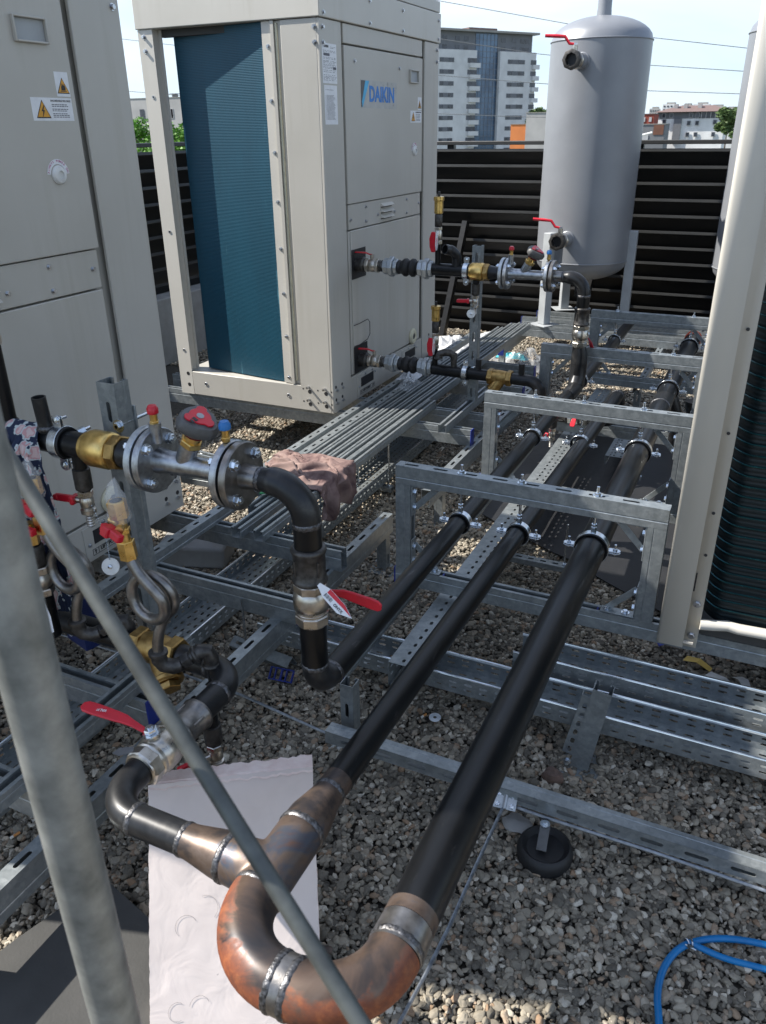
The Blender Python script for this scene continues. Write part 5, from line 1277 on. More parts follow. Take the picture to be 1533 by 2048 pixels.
def side_clamp(label, x, y, z, r, group):
    t = thing('pipe_clamp', label, 'pipe clamp', (x, y, z), group)
    MB().lathe([(r + .001, -.017), (r + .007, -.019), (r + .007, .019), (r + .001, .017)], (x, y, z), X, 32, cap=False).build('rubber_liner', 'black_rubber', t)
    m = MB(); m.lathe([(r + .0072, -.0125), (r + .0102, -.0125), (r + .0102, .0125), (r + .0072, .0125), (r + .0072, -.0125)], (x, y, z), X, 32, cap=False)
    for s in (1, -1):
        za, zb = sorted((z + s * (r + .008), z + s * (r + .036)))
        for a, b in ((-.0045, -.0022), (.0022, .0045)): m.box(x - .0125, x + .0125, y + a - .004, y + b - .004, za, zb)
    m.build('steel_band', 'zinc_bright', t, bevel=.001)
    m = MB()
    for s in (1, -1): m.lathe([(.0085, 0), (.008, .003), (0, .005)], (x, y - .0085, z + s * (r + .026)), -Yv, 14); m.cyl((x, y - .01, z + s * (r + .026)), (x, y + .022, z + s * (r + .026)), .0036, 10); m.cyl((x, y - .0087, z + s * (r + .026)), (x, y - .0072, z + s * (r + .026)), .0135, 16)
    m.build('clamp_bolts', 'zinc_bright', t)
    m = MB(); m.cyl((x + .012, y + r + .008, z + .012), (x + .03, y + .062, z + .022), .005, 10); m.hexp((x + .012, y + r + .008, z + .012), (x + .02, y + r + .024, z + .017), .010); m.build('spacer_rod', 'zinc_bright', t)
    return t
def vent(label, x, y, z, zs, rv, group, red=True):
    """automatic air vent on a riser: pipe, valve, sleeve and brass head"""
    t = thing('air_vent', label, 'air vent', (x, y, z), group)
    MB().cyl((x, y, z), (x, y, z + zs), rv, 20).build('riser', 'pipe_black', t)
    z1 = z + zs; m = MB(); m.hexp((x, y, z1), (x, y, z1 + .018), rv * 1.45); m.lathe([(rv * 1.05, .018), (rv * 1.3, .03), (rv * 1.3, .055), (rv, .068)], (x, y, z1), Zv, 20); m.hexp((x, y, z1 + .068), (x, y, z1 + .082), rv * 1.4); m.cyl((x, y, z1 + .04), (x - .015, y - .03, z1 + .045), .008, 12); m.build('valve_body', 'nickel', t)
    MB().lathe([(rv * 1.1, 0), (rv * 1.3, .004), (rv * 1.3, .055), (rv * 1.1, .06)], (x, y, z1 + .082), Zv, 20).build('sleeve', 'malleable', t)
    MB().lathe([(.012, 0), (.022, .006), (.022, .062), (.026, .066), (.026, .082), (.010, .085)], (x, y, z1 + .14), Zv, 24).build('vent_head', 'brass', t)
    MB().cyl((x, y, z1 + .225), (x, y, z1 + .245), .007, 12).build('vent_cap', 'black_plastic', t)
    if red:
        p = V((x - .012, y - .036, z1 + .05)); m = MB(); m.extr([(-.010, .012), (.010, .012), (.021, -.02), (.019, -.060), (.010, -.085), (-.010, -.085), (-.019, -.060), (-.021, -.02)], .010, Matrix(((1, 0, 0, p.x), (0, 0, 1, p.y - .005), (0, 1, 0, p.z), (0, 0, 0, 1))))
        l = m.build('lever', 'red_plastic', t, bevel=.004)
        m = MB(); M = frame((p.x + .018, p.y - .002, p.z + .01), (0, 0, -1), (1, 0, .0)); m.extr([(0, -.012), (.06, -.018), (.085, -.008), (.085, .008), (.06, .018), (0, .012)], .001, M); m.build('paper_tag', 'white_label', t)
    return t

def upper_run(which, y, z, dz_low, xc0, labels, unit_end=None):
    """from the unit to the riser: pipe, clamp, check valve, flanged valve, elbow, coupling, ball valve"""
    g = 'flow pipe runs at the units'
    t = thing('flow_pipe', labels['pipe'], 'pipe', (xc0, y, z), g)
    straight(t, (xc0, y, z), (-1.352, y, z), .0302, 'pipe_black', 'pipe')
    MB().tube([(-1.262, y, z), (-1.245, y, z), (-1.205, y, z), (-1.19, y, z)], [.0305, .0335, .0262, .0245], 30).build('reducer', 'pipe_worn', t)
    MB().tube([(-.927, y, z), (-.905, y, z), (-.885, y, z)], [.0285, .0262, .0245], 30).build('neck', 'bare_steel', t); weld((-.884, y, z), X, .0240, t, .003)
    MB().tube([(-.884, y, z), (-.874, y, z), (-.862, y, z)] + elbow_pts((-.855, y, z), X, -Zv, .076, 14), [.0245, .0255, .0290] + [.0308] * 15, 32).build('elbow', 'pipe_worn', t)
    weld((-.779, y, z - .082), Zv, .0302, t, .002)
    straight(t, (-.779, y, z - .083), (-.779, y, z - .14), .0302, 'pipe_black', 'riser')
    coupling(t, (-.779, y, z - .135), (-.779, y, z - .222), .0335)
    bv = ball_valve(labels['valve'], (-.779, y, z - .272), -Zv, .105, .033, labels['stem'], labels['out'], .15, group='nickel ball valves with long red levers', word=None, lw=.026)
    straight(t, (-.779, y, z - .32), (-.779, y, PZ + dz_low), .0302, 'pipe_black', 'lower_riser')
    check_valve(labels['check'], -1.362, -1.252, y, z, 'brass check valves')
    flange_valve(labels['flange'], -1.19, y, z, 'flanged balancing valves with red handwheels')
    return t, bv
# foreground run (left unit)
t1, bv1 = upper_run(1, 1.27, 1.046, .076, -1.66, dict(pipe='near black flow pipe run with vertical riser and worn elbow above the red lever', valve='nickel ball valve with big red lever and hanging paper tag',
    stem=(-.1, 1, .05), out=(1, -.05, -.10), check='larger brass check valve beside the near channel post', flange='flanged balancing valve with red grey handwheel, the larger one, above the coiled tube'))
straight(t1, (-1.603, 1.27, 1.04), (-1.603, 1.27, 1.26), .0195, 'pipe_black', 'vent_riser'); MB().hexp((-1.603, 1.27, 1.26), (-1.603, 1.27, 1.285), .024).lathe([(.017, .025), (.021, .035), (.021, .07), (.017, .08)], (-1.603, 1.27, 1.26), Zv, 18).build('vent_valve', 'nickel', t1)
weld((-1.603, 1.27, 1.074), Zv, .021, t1, .003)
hollow_end(t1, (-1.472, 1.262, 1.07), (0, -.05, 1), .0165, 'pipe_worn', .085); weld((-1.472, 1.262, 1.078), Zv, .018, t1, .003)
side_clamp('steel clamp with rubber lining on the near flow pipe', -1.435, 1.27, 1.046, .030, 'pipe clamps bolted to the slotted posts')
drain('drain valve with red handle and hose barb under the near flow pipe', (-1.392, 1.268, 1.018), (-1, -.12, -.0))
chain_cap('white round hose cap hanging on a chain in front of the sticker unit', (-1.365, 1.255, .90), (-1.318, 1.235, .775))
# tag on the big lever
t = thing('valve_tag', 'red and white bar coded paper tag hanging from the big red lever', 'tag', (-.68, 1.235, .84))
m = MB(); M = frame((-.738, 1.236, .846), (.78, -.06, -.60), (.25, -1, .5)); m.extr([(0, -.004), (.025, -.013), (.07, -.015), (.10, 0), (.07, .010), (.025, .011), (0, .004)], .0008, M); tp = m.build('paper', 'white_label', t)
m = MB(); m.extr([(.025, .001), (.07, .0015), (.096, .0005), (.07, .0095), (.025, .0105)], .0004, M @ Matrix.Translation((0, 0, .001))); m.build('red_print', 'red_plastic', tp)
m = MB()
for i in range(9): m.box(.024 + i * .0024, .024 + i * .0024 + (.001 if i % 3 else .0016), -.009, -.001, .0009, .0012, M)
m.build('bar_code_lines', 'print_black', tp)
text('ONYX', .0085, M @ Matrix.Translation((.052, -.011, .001)), 'print_black', tp, bold=.0003)
# teal coil unit
YU = 3.897
t2, bv2 = upper_run(2, YU, 1.058, .12, -1.56, dict(pipe='black flow pipe run of the teal coil unit, tall worn riser before the tank', valve='nickel ball valve on the riser in front of the tank foot',
    stem=(.5, 1, 0), out=(.2, .6, -1), check='brass check valve on the flow pipe of the teal coil unit', flange='flanged balancing valve with handwheel in front of the grey tank'))
MB().tube([(-.772, YU, PZ + .11), (-.772, YU, PZ + .16), (-.776, YU, PZ + .20)], [.041, .038, .0305], 30).build('riser_reducer', 'pipe_worn', t2)
side_clamp('steel clamp on the flow pipe beside the slotted post of the teal coil unit', -1.372, YU, 1.058, .030, 'pipe clamps bolted to the slotted posts')
drain('drain valve with red handle in front of the distant slotted post', (-1.32, YU, 1.03), (-1, -.3, 0))
chain_cap('white hose cap hanging beside the distant slotted post', (-1.30, YU - .02, .94), (-1.33, YU - .03, .875))
m = MB(); m.tube([(-1.425, YU, 1.07), (-1.425, YU, 1.12)] + [(-1.425 - .045 + .045 * math.cos(a), YU - .03 * math.sin(a), 1.12 + .045 * math.sin(a)) for a in (.3, .6, .9, 1.2)], .0235, 24, cap=False); m.build('bent_stub', 'pipe_worn', t2)
hollow_end(t2, (-1.452, YU - .025, 1.157), (-.5, -.85, .22), .0245, 'pipe_worn', .035)
vent('brass air vent with red lever on the upper pipe of the teal coil unit', -1.527, YU, 1.08, .10, .0145, 'automatic air vents with red levers')
LUN = 'unit connection sets with flexible joints'
def unit_set(label, y, z, xf=-1.984):
    t = thing('connection_set', label, 'pipe fitting', (xf, y, z), LUN)
    m = MB(); m.lathe([(.035, 0), (.035, .03), (.04, .032), (.041, .05), (.035, .055), (.030, .06)], (xf - .01, y, z), X, 28); m.build('socket', 'malleable', t)
    m = MB(); m.hexp((xf + .052, y, z), (xf + .072, y, z), .036, 8); m.lathe([(.029, .02), (.034, .03), (.035, .045), (.030, .06)], (xf + .052, y, z), X, 28); m.hexp((xf + .110, y, z), (xf + .13, y, z), .036, 8); m.cyl((xf + .088, y, z + .03), (xf + .088, y, z + .055), .010, 14); m.build('valve', 'nickel', t)
    lm, _, _ = lever_mesh((xf + .088, y, z + .055), Zv, (-1, -.2, 0), .10, .014); lm.build('lever', 'red_plastic', t)
    m = MB(); m.lathe([(.026, 0), (.030, .004), (.026, .01), (.030, .016), (.026, .026)], (xf + .13, y, z), X, 24); m.build('nipple', 'malleable', t)
    for a in (.160, .355):
        m = MB(); m.hexp((xf + a, y, z), (xf + a + .028, y, z), .042, 8); m.hexp((xf + a + .029, y, z), (xf + a + .056, y, z), .052, 8); m.hexp((xf + a + .057, y, z), (xf + a + .078, y, z), .040, 8); m.build('union', 'galv_fitting', t)
    m = MB(); m.lathe([(.030, 0), (.036, .008), (.032, .022), (.045, .040), (.046, .05), (.034, .066), (.046, .082), (.045, .094), (.032, .105), (.036, .115), (.030, .12)], (xf + .236, y, z), X, 32); m.build('flexible_joint', 'black_rubber', t)
    return t
unit_set('upper connection set of the teal coil unit: valve, unions and black bellows', YU, 1.058)
unit_set('lower connection set of the teal coil unit: valve, unions and black bellows', YU + .01, .545)

# ---- return runs with strainer
def strainer(label, xc, y, z, L, r, legdir, group='brass Y strainers'):
    t = thing('strainer', label, 'strainer', (xc, y, z), group); a = V((xc - L / 2, y, z)); b = V((xc + L / 2, y, z))
    m = MB(); m.hexp(a, a + X * L * .22, r * 1.25, 6); m.hexp(b - X * L * .22, b, r * 1.25, 6); m.lathe([(r * 1.0, .2 * L), (r * 1.12, .3 * L), (r * 1.1, .55 * L), (r * .98, .8 * L)], a, X, 28)
    l = V(legdir).normalized(); c = V((xc + L * .08, y, z)); m.cyl(c, c + l * r * 2.5, r * .95, 28); m.lathe([(r * .98, r * 2.0), (r * 1.08, r * 2.1), (r * 1.08, r * 2.35), (r * .98, r * 2.45)], c, l, 28); m.build('body', 'brass_rough', t)
    m = MB(); m.hexp(c + l * r * 2.5, c + l * r * 3.0, r * .8); m.build('plug', 'brass_rough', t)
    return t
ZL = .535
g2 = 'return pipe runs at the units'
t3 = thing('return_pipe', 'black return pipe with elbow leading to the big ball valve above the foam', 'pipe', (-1.9, 1.245, ZL), g2)
straight(t3, (-2.0, 1.245, ZL), (-1.29, 1.245, ZL), .0302)
MB().tube([(-1.15, 1.245, ZL), (-1.09, 1.245, ZL)] + elbow_pts((-1.056, 1.245, ZL), X, -Yv, .078, 14) + [(-.978, 1.14, ZL), (-.978, 1.08, ZL)], .0306, 32).build('elbow', 'pipe_worn', t3)
weld((-1.06, 1.245, ZL), X, .0302, t3, .003); weld((-.978, 1.165, ZL), Yv, .0302, t3, .003)
coupling(t3, (-.978, 1.092, ZL), (-.978, 1.010, ZL), .0345, 'bare_steel')
strainer('larger brass strainer behind the siphon tube', -1.22, 1.245, ZL, .14, .036, (.62, -.55, -.55))
ball_valve('big nickel ball valve with long red lever over the foam board', (-.978, .955, ZL), (0, -1, 0), .115, .037, (-.12, -.1, 1), (-1, -.12, .1), .16, group='nickel ball valves with long red levers', word='VALVEX', lw=.028)
m = MB(); M = frame((-1.0, .91, .57), (-.9, -.5, -.15), (.1, -.4, 1)); m.extr([(0, -.006), (.03, -.009), (.045, 0), (.03, .009), (0, .006)], .0008, M); tag(m.build('torn_tag', 'grey_plastic', loc=(-1, .91, .57)), 'dark torn paper tag on the big ball valve above the foam', 'tag')
drain('drain valve with red handle just above the top of the foam board', (-.972, 1.12, .512), (-.5, -1, 0))
# siphon tubes with gauge cocks
def siphon(label, c, base):
    t = thing('siphon_tube', label, 'siphon', base, 'coiled siphon tubes with brass cocks'); c = V(c); b = V(base); R = .053
    pts = [b, b + V((.002, 0, .03)), b + V((.006, -.002, .065))]
    N = 40; a0 = -PI * .40; a1 = 2 * PI + PI * .20
    for i in range(N + 1):
        u = i / N; a = a0 + (a1 - a0) * u; pts.append(c + V((R * math.cos(a), .020 - .042 * u, R * math.sin(a))))
    e = pts[-1]; pts += [e + V((-.026, -.003, .022)), e + V((-.048, -.003, .042)), e + V((-.060, -.002, .064)), e + V((-.066, 0, .084))]
    # smooth the path once
    P = [V(p) for p in pts]
    for _ in range(2): P = [P[0]] + [(P[i - 1] + P[i] * 2 + P[i + 1]) / 4 for i in range(1, len(P) - 1)] + [P[-1]]
    MB().tube(P, .0128, 18).build('tube', 'bare_steel', t)
    q = P[-1]; d = V((-.08, 0, 1)).normalized()
    MB().hexp(q - d * .012, q + d * .032, .0195).build('lower_nut', 'brass', t)
    m = MB(); m.cyl(q + d * .032, q + d * .085, .0125, 20); m.hexp(q + d * .05, q + d * .062, .0165); m.cyl(q + d * .068, q + d * .068 + V((.02, -.03, .004)), .009, 14); m.cyl(q + d * .07, q + d * .07 + V((-.03, 0, .006)), .008, 12); m.build('cock_body', 'brass', t)
    MB().hexp(q + d * .085, q + d * .125, .021).build('upper_nut', 'brass', t)
    MB().cyl(q + d * .1252, q + d * .126, .013, 16).build('orifice', 'print_black', t)
    hp = q + d * .066 + V((.004, -.036, .004)); m = MB(); M = frame(hp + V((-.012, 0, .004)), (.95, -.2, -.25), (.2, .25, 1)); m.box(-.012, .048, -.008, .008, -.009, .009, M); m.box(-.004, .018, -.013, .013, -.013, .011, M); m.build('handle', 'red_plastic', t, bevel=.003)
    # film wrapped around the top nut
    m = MB(); n = 20; vs = []; rn = random.Random(4)
    prof = [(.020, -.010), (.0235, .0), (.0225, .024), (.021, .04), (.019, .052), (.016, .066), (.010, .085)]
    for i, (r, hh) in enumerate(prof):
        for k in range(n):
            a = 2 * PI * k / n; rr = r * (1 + rn.uniform(-.09, .09) * (1 + i * .2)); sq = 1 - .12 * i
            vs.append((rr * math.cos(a) * (1 if i < 5 else 1.2), rr * math.sin(a) * (1 if i < 5 else .35), hh + (rr * math.cos(a) * .9 if i == 6 else 0)))
    fs = [(i * n + k, i * n + (k + 1) % n, (i + 1) * n + (k + 1) % n, (i + 1) * n + k) for i in range(len(prof) - 1) for k in range(n)]
    m.add(vs, fs, axis_frame(q + d * .085, d)); m.build('plastic_film', 'clear_plastic', t, ang=80)
    # malleable elbow, hex nipple, second elbow and welded stub
    m = MB(); m.lathe([(.0175, -.004), (.0225, -.002), (.0225, .006), (.0175, .009)], b, Zv, 24); m.tube([b + V((0, 0, 0)), b + V((0, 0, -.016)), b + V((.008, .004, -.032)), b + V((.026, .016, -.040)), b + V((.040, .028, -.036))], .0185, 22); m.build('elbow', 'malleable', t)
    p1 = b + V((.042, .030, -.034)); dd = V((.6, .55, .42)).normalized()
    m = MB(); m.hexp(p1, p1 + dd * .022, .0185); m.cyl(p1 - dd * .006, p1 + dd * .034, .013, 18); m.build('hex_nipple', 'malleable', t)
    p2 = p1 + dd * .030
    m = MB(); m.tube([p2, p2 + V((.012, .010, .010)), p2 + V((.026, .020, .008)), p2 + V((.031, .024, -.012)), p2 + V((.031, .024, -.030))], .0185, 22); m.ring(p2 + V((.031, .024, -.030)), Zv, .0165, .006, 24, 8); m.ring(p2 + V((.004, .003, .003)), dd, .0165, .006, 24, 8); m.build('top_elbow', 'malleable', t)
    MB().cyl(p2 + V((.031, .024, -.034)), p2 + V((.031, .024, -.075)), .0135, 18).build('stub', 'pipe_worn', t)
    return t
s1 = siphon('coiled grey siphon tube with brass cock and red handle, in full view', (-1.122, 1.150, .767), (-1.130, 1.152, .610))
copy_tree(s1, (-.285, .035, -.012), 'coiled siphon tube half hidden behind the diagonal brace')
# vertical valve set at the far left, behind the scaffold tube
t = thing('riser_valve', 'nickel valve riser with white tag behind the scaffold tube', 'valve', (-1.482, 1.16, .58), None)
straight(t, (-1.482, 1.16, .56), (-1.482, 1.16, .68), .024, 'pipe_black', 'riser'); m = MB(); m.hexp((-1.48, 1.16, .68), (-1.48, 1.16, .70), .029); m.lathe([(.022, .02), (.028, .03), (.028, .05), (.022, .06)], (-1.48, 1.16, .68), Zv, 22); m.hexp((-1.48, 1.16, .74), (-1.48, 1.16, .76), .029); m.build('body', 'nickel', t)
MB().lathe([(.022, 0), (.025, .004), (.025, .05), (.022, .055)], (-1.48, 1.16, .762), Zv, 22).build('sleeve', 'malleable', t)
MB().hexp((-1.478, 1.16, .82), (-1.478, 1.16, .85), .02).cyl((-1.478, 1.16, .85), (-1.478, 1.16, .875), .014, 14).build('cock', 'brass', t)
MB().box(-1.475, -1.43, 1.125, 1.142, .862, .88).build('handle', 'red_plastic', t, bevel=.003)
m = MB(); M = frame((-1.462, 1.128, .70), (.25, -.1, -1), (.25, -1, .3)); m.extr([(0, -.012), (.07, -.02), (.10, -.012), (.105, .0), (.10, .014), (.06, .018), (0, .012)], .001, M); tg = m.build('paper_tag', 'white_label', t); text('VALVEX', .016, M @ Matrix.Translation((.02, -.006, .0012)), 'print_black', tg)
# teal coil unit return run
t4 = thing('return_pipe', 'black return pipe of the teal coil unit with bent stub and drop elbow', 'pipe', (-1.56, YU + .01, ZL), g2); yl = YU + .01
straight(t4, (-1.56, yl, .537), (-1.232, yl, .533), .0302)
MB().tube([(-1.115, yl, .531), (-1.03, yl, .531)] + elbow_pts((-1.025, yl, .531), X, -Zv, .07, 12) + [(-.955, yl, .44)] + elbow_pts((-.955, yl, .43), -Zv, X, .06, 10) + [(-.86, yl, .37)], .0302, 30).build('drop_elbow', 'pipe_worn', t4)
coupling(t4, (-.868, yl, .37), (-.80, yl, .37), .0335)
MB().tube([(-.70, yl, .37), (-.65, yl - .01, .37), (-.60, yl - .02, .38), (-.556, yl - .03, .41)], .0302, 28).build('joint', 'pipe_worn', t4)
ball_valve('nickel ball valve low behind the second frame, linking to the tee fed pipe', (-.75, yl, .37), (1, 0, 0), .10, .033, (-.1, -.8, .6), (-.1, -.6, -1), .07, group='nickel ball valves with long red levers')
for x in (-1.292, -1.06): MB().cyl((x, yl, .55), (x, yl, .615), .0155, 18).build('capped_stub', 'pipe_worn', t4)
m = MB(); m.cyl((-1.43, yl, .55), (-1.43, yl, .60), .016, 18); m.tube([(-1.43, yl, .598), (-1.43, yl, .622), (-1.45, yl - .015, .637), (-1.475, yl - .03, .64), (-1.495, yl - .04, .635), (-1.50, yl - .045, .612)], .0195, 18); m.ring((-1.50, yl - .045, .612), Zv, .0185, .005, 20, 8); m.build('bent_stub', 'malleable', t4)
side_clamp('steel clamp on the lower pipe beside the slotted post of the teal coil unit', -1.362, yl, .535, .030, 'pipe clamps bolted to the slotted posts')
strainer('brass strainer on the lower pipe of the teal coil unit', -1.173, yl, .532, .13, .034, (-.45, -.25, -.75))
vent('brass air vent with red lever on the lower pipe of the teal coil unit', -1.537, yl, .56, .09, .0145, 'automatic air vents with red levers')
drain('small drain valve with red handle below the riser fed pipe behind the second frame', (-.80, 3.56, .508), (-.6, -1, 0))
# capped offcut standing on the gravel by the far rail
t = thing('pipe_stub', 'grey capped pipe stub standing near the dark coil unit post behind the second frame', 'pipe', (-.235, 4.35, 0)); MB().cyl((-.235, 4.35, .0), (-.235, 4.35, .34), .035, 26).build('stub', 'pipe_worn', t); MB().lathe([(.038, 0), (.045, .03), (.05, .06), (0, .061)], (-.235, 4.35, .33), Zv, 26).build('cap', 'malleable', t)
# ------------------------------------------------------------------ tanks
def tank(label, cx, cy, full=True):
    t = thing('buffer_tank', label, 'tank', (cx, cy, .325), 'grey buffer tanks'); r = .345; zb, zt = .785, 2.235
    dome = lambda s, z: [(r * math.cos(a), z + s * .155 * math.sin(a)) for a in [PI / 2 * (i / 10) ** .8 for i in range(11)]]
    prof = [(0.0 if i == 10 else p[0], p[1]) for i, p in enumerate(dome(-1, zb))][::-1] + [(r, zb), (r, zt)] + [(0.0 if i == 10 else p[0], p[1]) for i, p in enumerate(dome(1, zt))]
    m = MB(); m.lathe(prof, (cx, cy, 0), Zv, 72); m.build('shell', 'tank_grey', t, ang=60)
    for z in (zb, zt): MB().ring((cx, cy, z), Zv, r + .001, .005, 72, 8).build('weld_seam', 'tank_grey', t)
    m = MB(); m.tube([(cx, cy, zt + .14), (cx, cy, zt + .20), (cx, cy, zt + .55)], [.052, .047, .047], 24); m.build('top_pipe', 'tank_grey', t)
    m = MB(); m.cyl((cx, cy, zb - .14), (cx, cy, .50), .03, 20); m.build('drain_pipe', 'pipe_worn', t)
    for k, a in enumerate((-119, 2, 119)):
        a = math.radians(a); M = Matrix.Translation((cx + (r + .022) * math.cos(a), cy + (r + .022) * math.sin(a), 0)) @ Matrix.Rotation(a, 4, 'Z')
        lg = MB().box(-.034, .034, -.034, .034, .332, 1.0, M).build('leg', 'post_grey', t, bevel=.004)
        MB().box(-.085, .085, -.085, .085, .3255, .3315, M).build('foot_plate', 'post_grey', lg, bevel=.001)
    return t
tank('grey cylindrical buffer tank with two open valve nozzles', -1.335, 6.45)
tank('second grey tank, mostly hidden behind the dark coil unit post', -.04, 6.45)
def tank_valve(label, z):
    d = V((-.14, -1, 0)).normalized(); c = V((-1.335, 6.45, z)); p = c + d * .335
    t = thing('tank_valve', label, 'valve', p, 'open valves on the tank nozzles')
    m = MB(); m.cyl(p, p + d * .10, .046, 30); m.ring(p + d * .012, d, .048, .007, 30, 8); m.build('nozzle', 'tank_grey', t)
    m = MB(); m.hexp(p + d * .10, p + d * .125, .054, 8); m.lathe([(.044, .125), (.051, .14), (.051, .165), (.044, .18)], p, d, 28); m.cyl(p + d * .152 + Zv * .045, p + d * .152 + Zv * .085, .016, 16); m.build('body', 'nickel', t)
    m = MB(); q = p + d * .18; m.lathe([(.050, 0), (.062, .004), (.062, .03), (.050, .034), (.040, .034), (.038, .0), (0, -.04)], q, d, 8, cap=False); m.build('end_fitting', 'malleable', t)
    MB().cyl(q + d * .0005, q + d * .0015, .036, 24).build('bore', 'print_black', t)
    m = MB(); s = p + d * .152 + Zv * .085; m.hexp(s, s + Zv * .012, .013); m.build('stem_nut', 'zinc_bright', t)
    m = MB(); m.tube([s + Zv * .004, s + V((-.04, 0, .01)), s + V((-.07, -.005, .05)), s + V((-.12, -.01, .055)), s + V((-.2, -.02, .06))], [.008, .009, .010, .011, .010], 10); m.build('lever', 'red_plastic', t)
    return t
tank_valve('upper open tank nozzle with thin red lever', 2.10); tank_valve('lower open tank nozzle with thin red lever', .965)

# ------------------------------------------------------------------ scaffold tube and brace close to the camera
t = thing('scaffold_tube', 'upright galvanised scaffold tube crossing in front of everything', 'scaffold', (-.497, .359, 0))
n = 30; MB().tube([(-.497, .359, 3.0 * i / n) for i in range(n + 1)], .02415, 36).build('tube', 'tube_galv', t)
a = V((-.676, .510, 1.443)); b = V((-.1606, .3565, .9792))
t = thing('scaffold_brace', 'thin galvanised diagonal brace crossing in front of the foam board', 'scaffold', a)
MB().tube([a.lerp(b, i / 20) for i in range(21)], .0080, 24).build('tube', 'tube_dark', t)

# ------------------------------------------------------------------ foam board, slab, mat, cloths
def grid_slab(name, o, u, v, th, nu, nv, amp, mats, label, cat, seed=1, jag=.004):
    """board o + s*u + t*v with a gently dented face and ragged rim"""
    rn = random.Random(seed); o = V(o); u = V(u); v = V(v); n = u.cross(v).normalized(); m = MB(); vs = []
    for side in (0, 1):
        for j in range(nv + 1):
            for i in range(nu + 1):
                s, q = i / nu, j / nv; e = (i in (0, nu)) or (j in (0, nv))
                d = amp * (math.sin(s * 9 + q * 4) * math.sin(q * 13 - s * 5) + .6 * rn.uniform(-1, 1)) * (0 if e else 1)
                p = o + u * s + v * q + n * (d if side == 0 else -th)
                if e: p += u.normalized() * rn.uniform(-jag, jag) * (i in (0, nu)) + v.normalized() * rn.uniform(-jag, jag) * (j in (0, nv))
                vs.append(p)
    K = (nu + 1) * (nv + 1); ix = lambda i, j, k=0: k * K + j * (nu + 1) + i
    m.v = [tuple(p) for p in vs]
    for j in range(nv):
        for i in range(nu):
            m.f.append((ix(i, j), ix(i + 1, j), ix(i + 1, j + 1), ix(i, j + 1))); m.m.append(0)
            m.f.append((ix(i, j, 1), ix(i, j + 1, 1), ix(i + 1, j + 1, 1), ix(i + 1, j, 1))); m.m.append(1)
    for i in range(nu):
        m.f.append((ix(i, 0), ix(i, 0, 1), ix(i + 1, 0, 1), ix(i + 1, 0))); m.m.append(1)
        m.f.append((ix(i, nv), ix(i + 1, nv), ix(i + 1, nv, 1), ix(i, nv, 1))); m.m.append(1)
    for j in range(nv):
        m.f.append((ix(0, j), ix(0, j + 1), ix(0, j + 1, 1), ix(0, j, 1))); m.m.append(1)
        m.f.append((ix(nu, j), ix(nu, j, 1), ix(nu, j + 1, 1), ix(nu, j + 1))); m.m.append(1)
    return tag(m.build(name, mats, loc=o, ang=50), label, cat)
# leaning board: bottom left, across, up
TL, TR, DV = V((-1.007, .937, .447)), V((-.712, 1.125, .452)), V((.135, -.235, -.376)) * 1.22
fb = grid_slab('foam_board', TL + DV, TR - TL, -DV, .035, 26, 40, .0006, ['foam_board', 'foam_edge'], 'pale pink foam insulation board standing behind the rusty tee', 'foam board', 2, .0012)
m = MB(); n_ = (TR - TL).cross(-DV).normalized(); ud = (TR - TL).normalized(); vd = (-DV).normalized(); fo = TL + DV
def fcirc(cu, cv, r, a0, a1, w=.0012):
    c = fo + ud * cu + vd * cv + n_ * .0018; P = [c + ud * r * math.cos(a) + vd * r * math.sin(a) for a in [a0 + (a1 - a0) * i / 18 for i in range(19)]]
    m.tube(P, w * .22, 4)
Lv = DV.length; Wb = (TR - TL).length
m2 = MB(); rn = random.Random(6); N = 40
for i in range(N + 1):
    c = fo + ud * (Wb * i / N); j = rn.uniform(-.003, .003)
    m2.v += [tuple(c + vd * (Lv - .012 + j) + n_ * .0014), tuple(c + vd * (Lv + .004) + n_ * (-.004 + j * .3)), tuple(c + vd * (Lv + .020 + j) - n_ * .040), tuple(c + vd * (Lv - .012) - n_ * .0415)]
for i in range(N):
    for k in range(3): a_ = i * 4 + k; m2.f.append((a_, a_ + 4, a_ + 5, a_ + 1)); m2.m.append(0)
m2.build('torn_edge', 'foam_edge', fb, ang=30)
fcirc(.075, Lv - .29, .022, .4, 4.0); fcirc(.115, Lv - .26, .026, -.8, 1.8); fcirc(.055, Lv - .45, .018, 1, 5.2); fcirc(.10, Lv - .445, .02, .3, 3); fcirc(.2, Lv - .33, .03, 2.2, 4.2); fcirc(.24, Lv - .36, .02, -1, 1.2)
m.build('pen_marks', 'print_grey', fb)
t = grid_slab('paving_slab', (-1.33, .52, .032), (.12, .42, 0), (.38, -.10, 0), .035, 6, 6, .0008, ['slab_dark', 'slab_dark'], 'dark paving slab lying in the gravel beside the foam board', 'slab', 3, .004)
# black mat: draped sheet lying on the gravel
m = MB(); rn = random.Random(8); P = [V(p) for p in ((-1.05, 3.32, 0), (-.05, 2.72, 0), (.30, 4.1, 0), (-.50, 4.70, 0), (-1.10, 4.55, 0))]
def matpt(s, q): return (P[0].lerp(P[1], s)).lerp((P[4].lerp(P[3], min(1, s * 1.35)) if s < .74 else P[3].lerp(P[2], (s - .74) / .26)), q)
nu, nv = 30, 30
for j in range(nv + 1):
    for i in range(nu + 1):
        s, q = i / nu, j / nv; p = matpt(s, q); p.z = .024 + .004 * math.sin(s * 17 + q * 5) * math.sin(q * 11) + rn.uniform(0, .0012) + (.012 * math.exp(-((s - .5 - q * .2) * 14) ** 2))
        m.v.append(tuple(p))
for j in range(nv):
    for i in range(nu): a_ = j * (nu + 1) + i; m.f.append((a_, a_ + 1, a_ + nu + 2, a_ + nu + 1)); m.m.append(0)
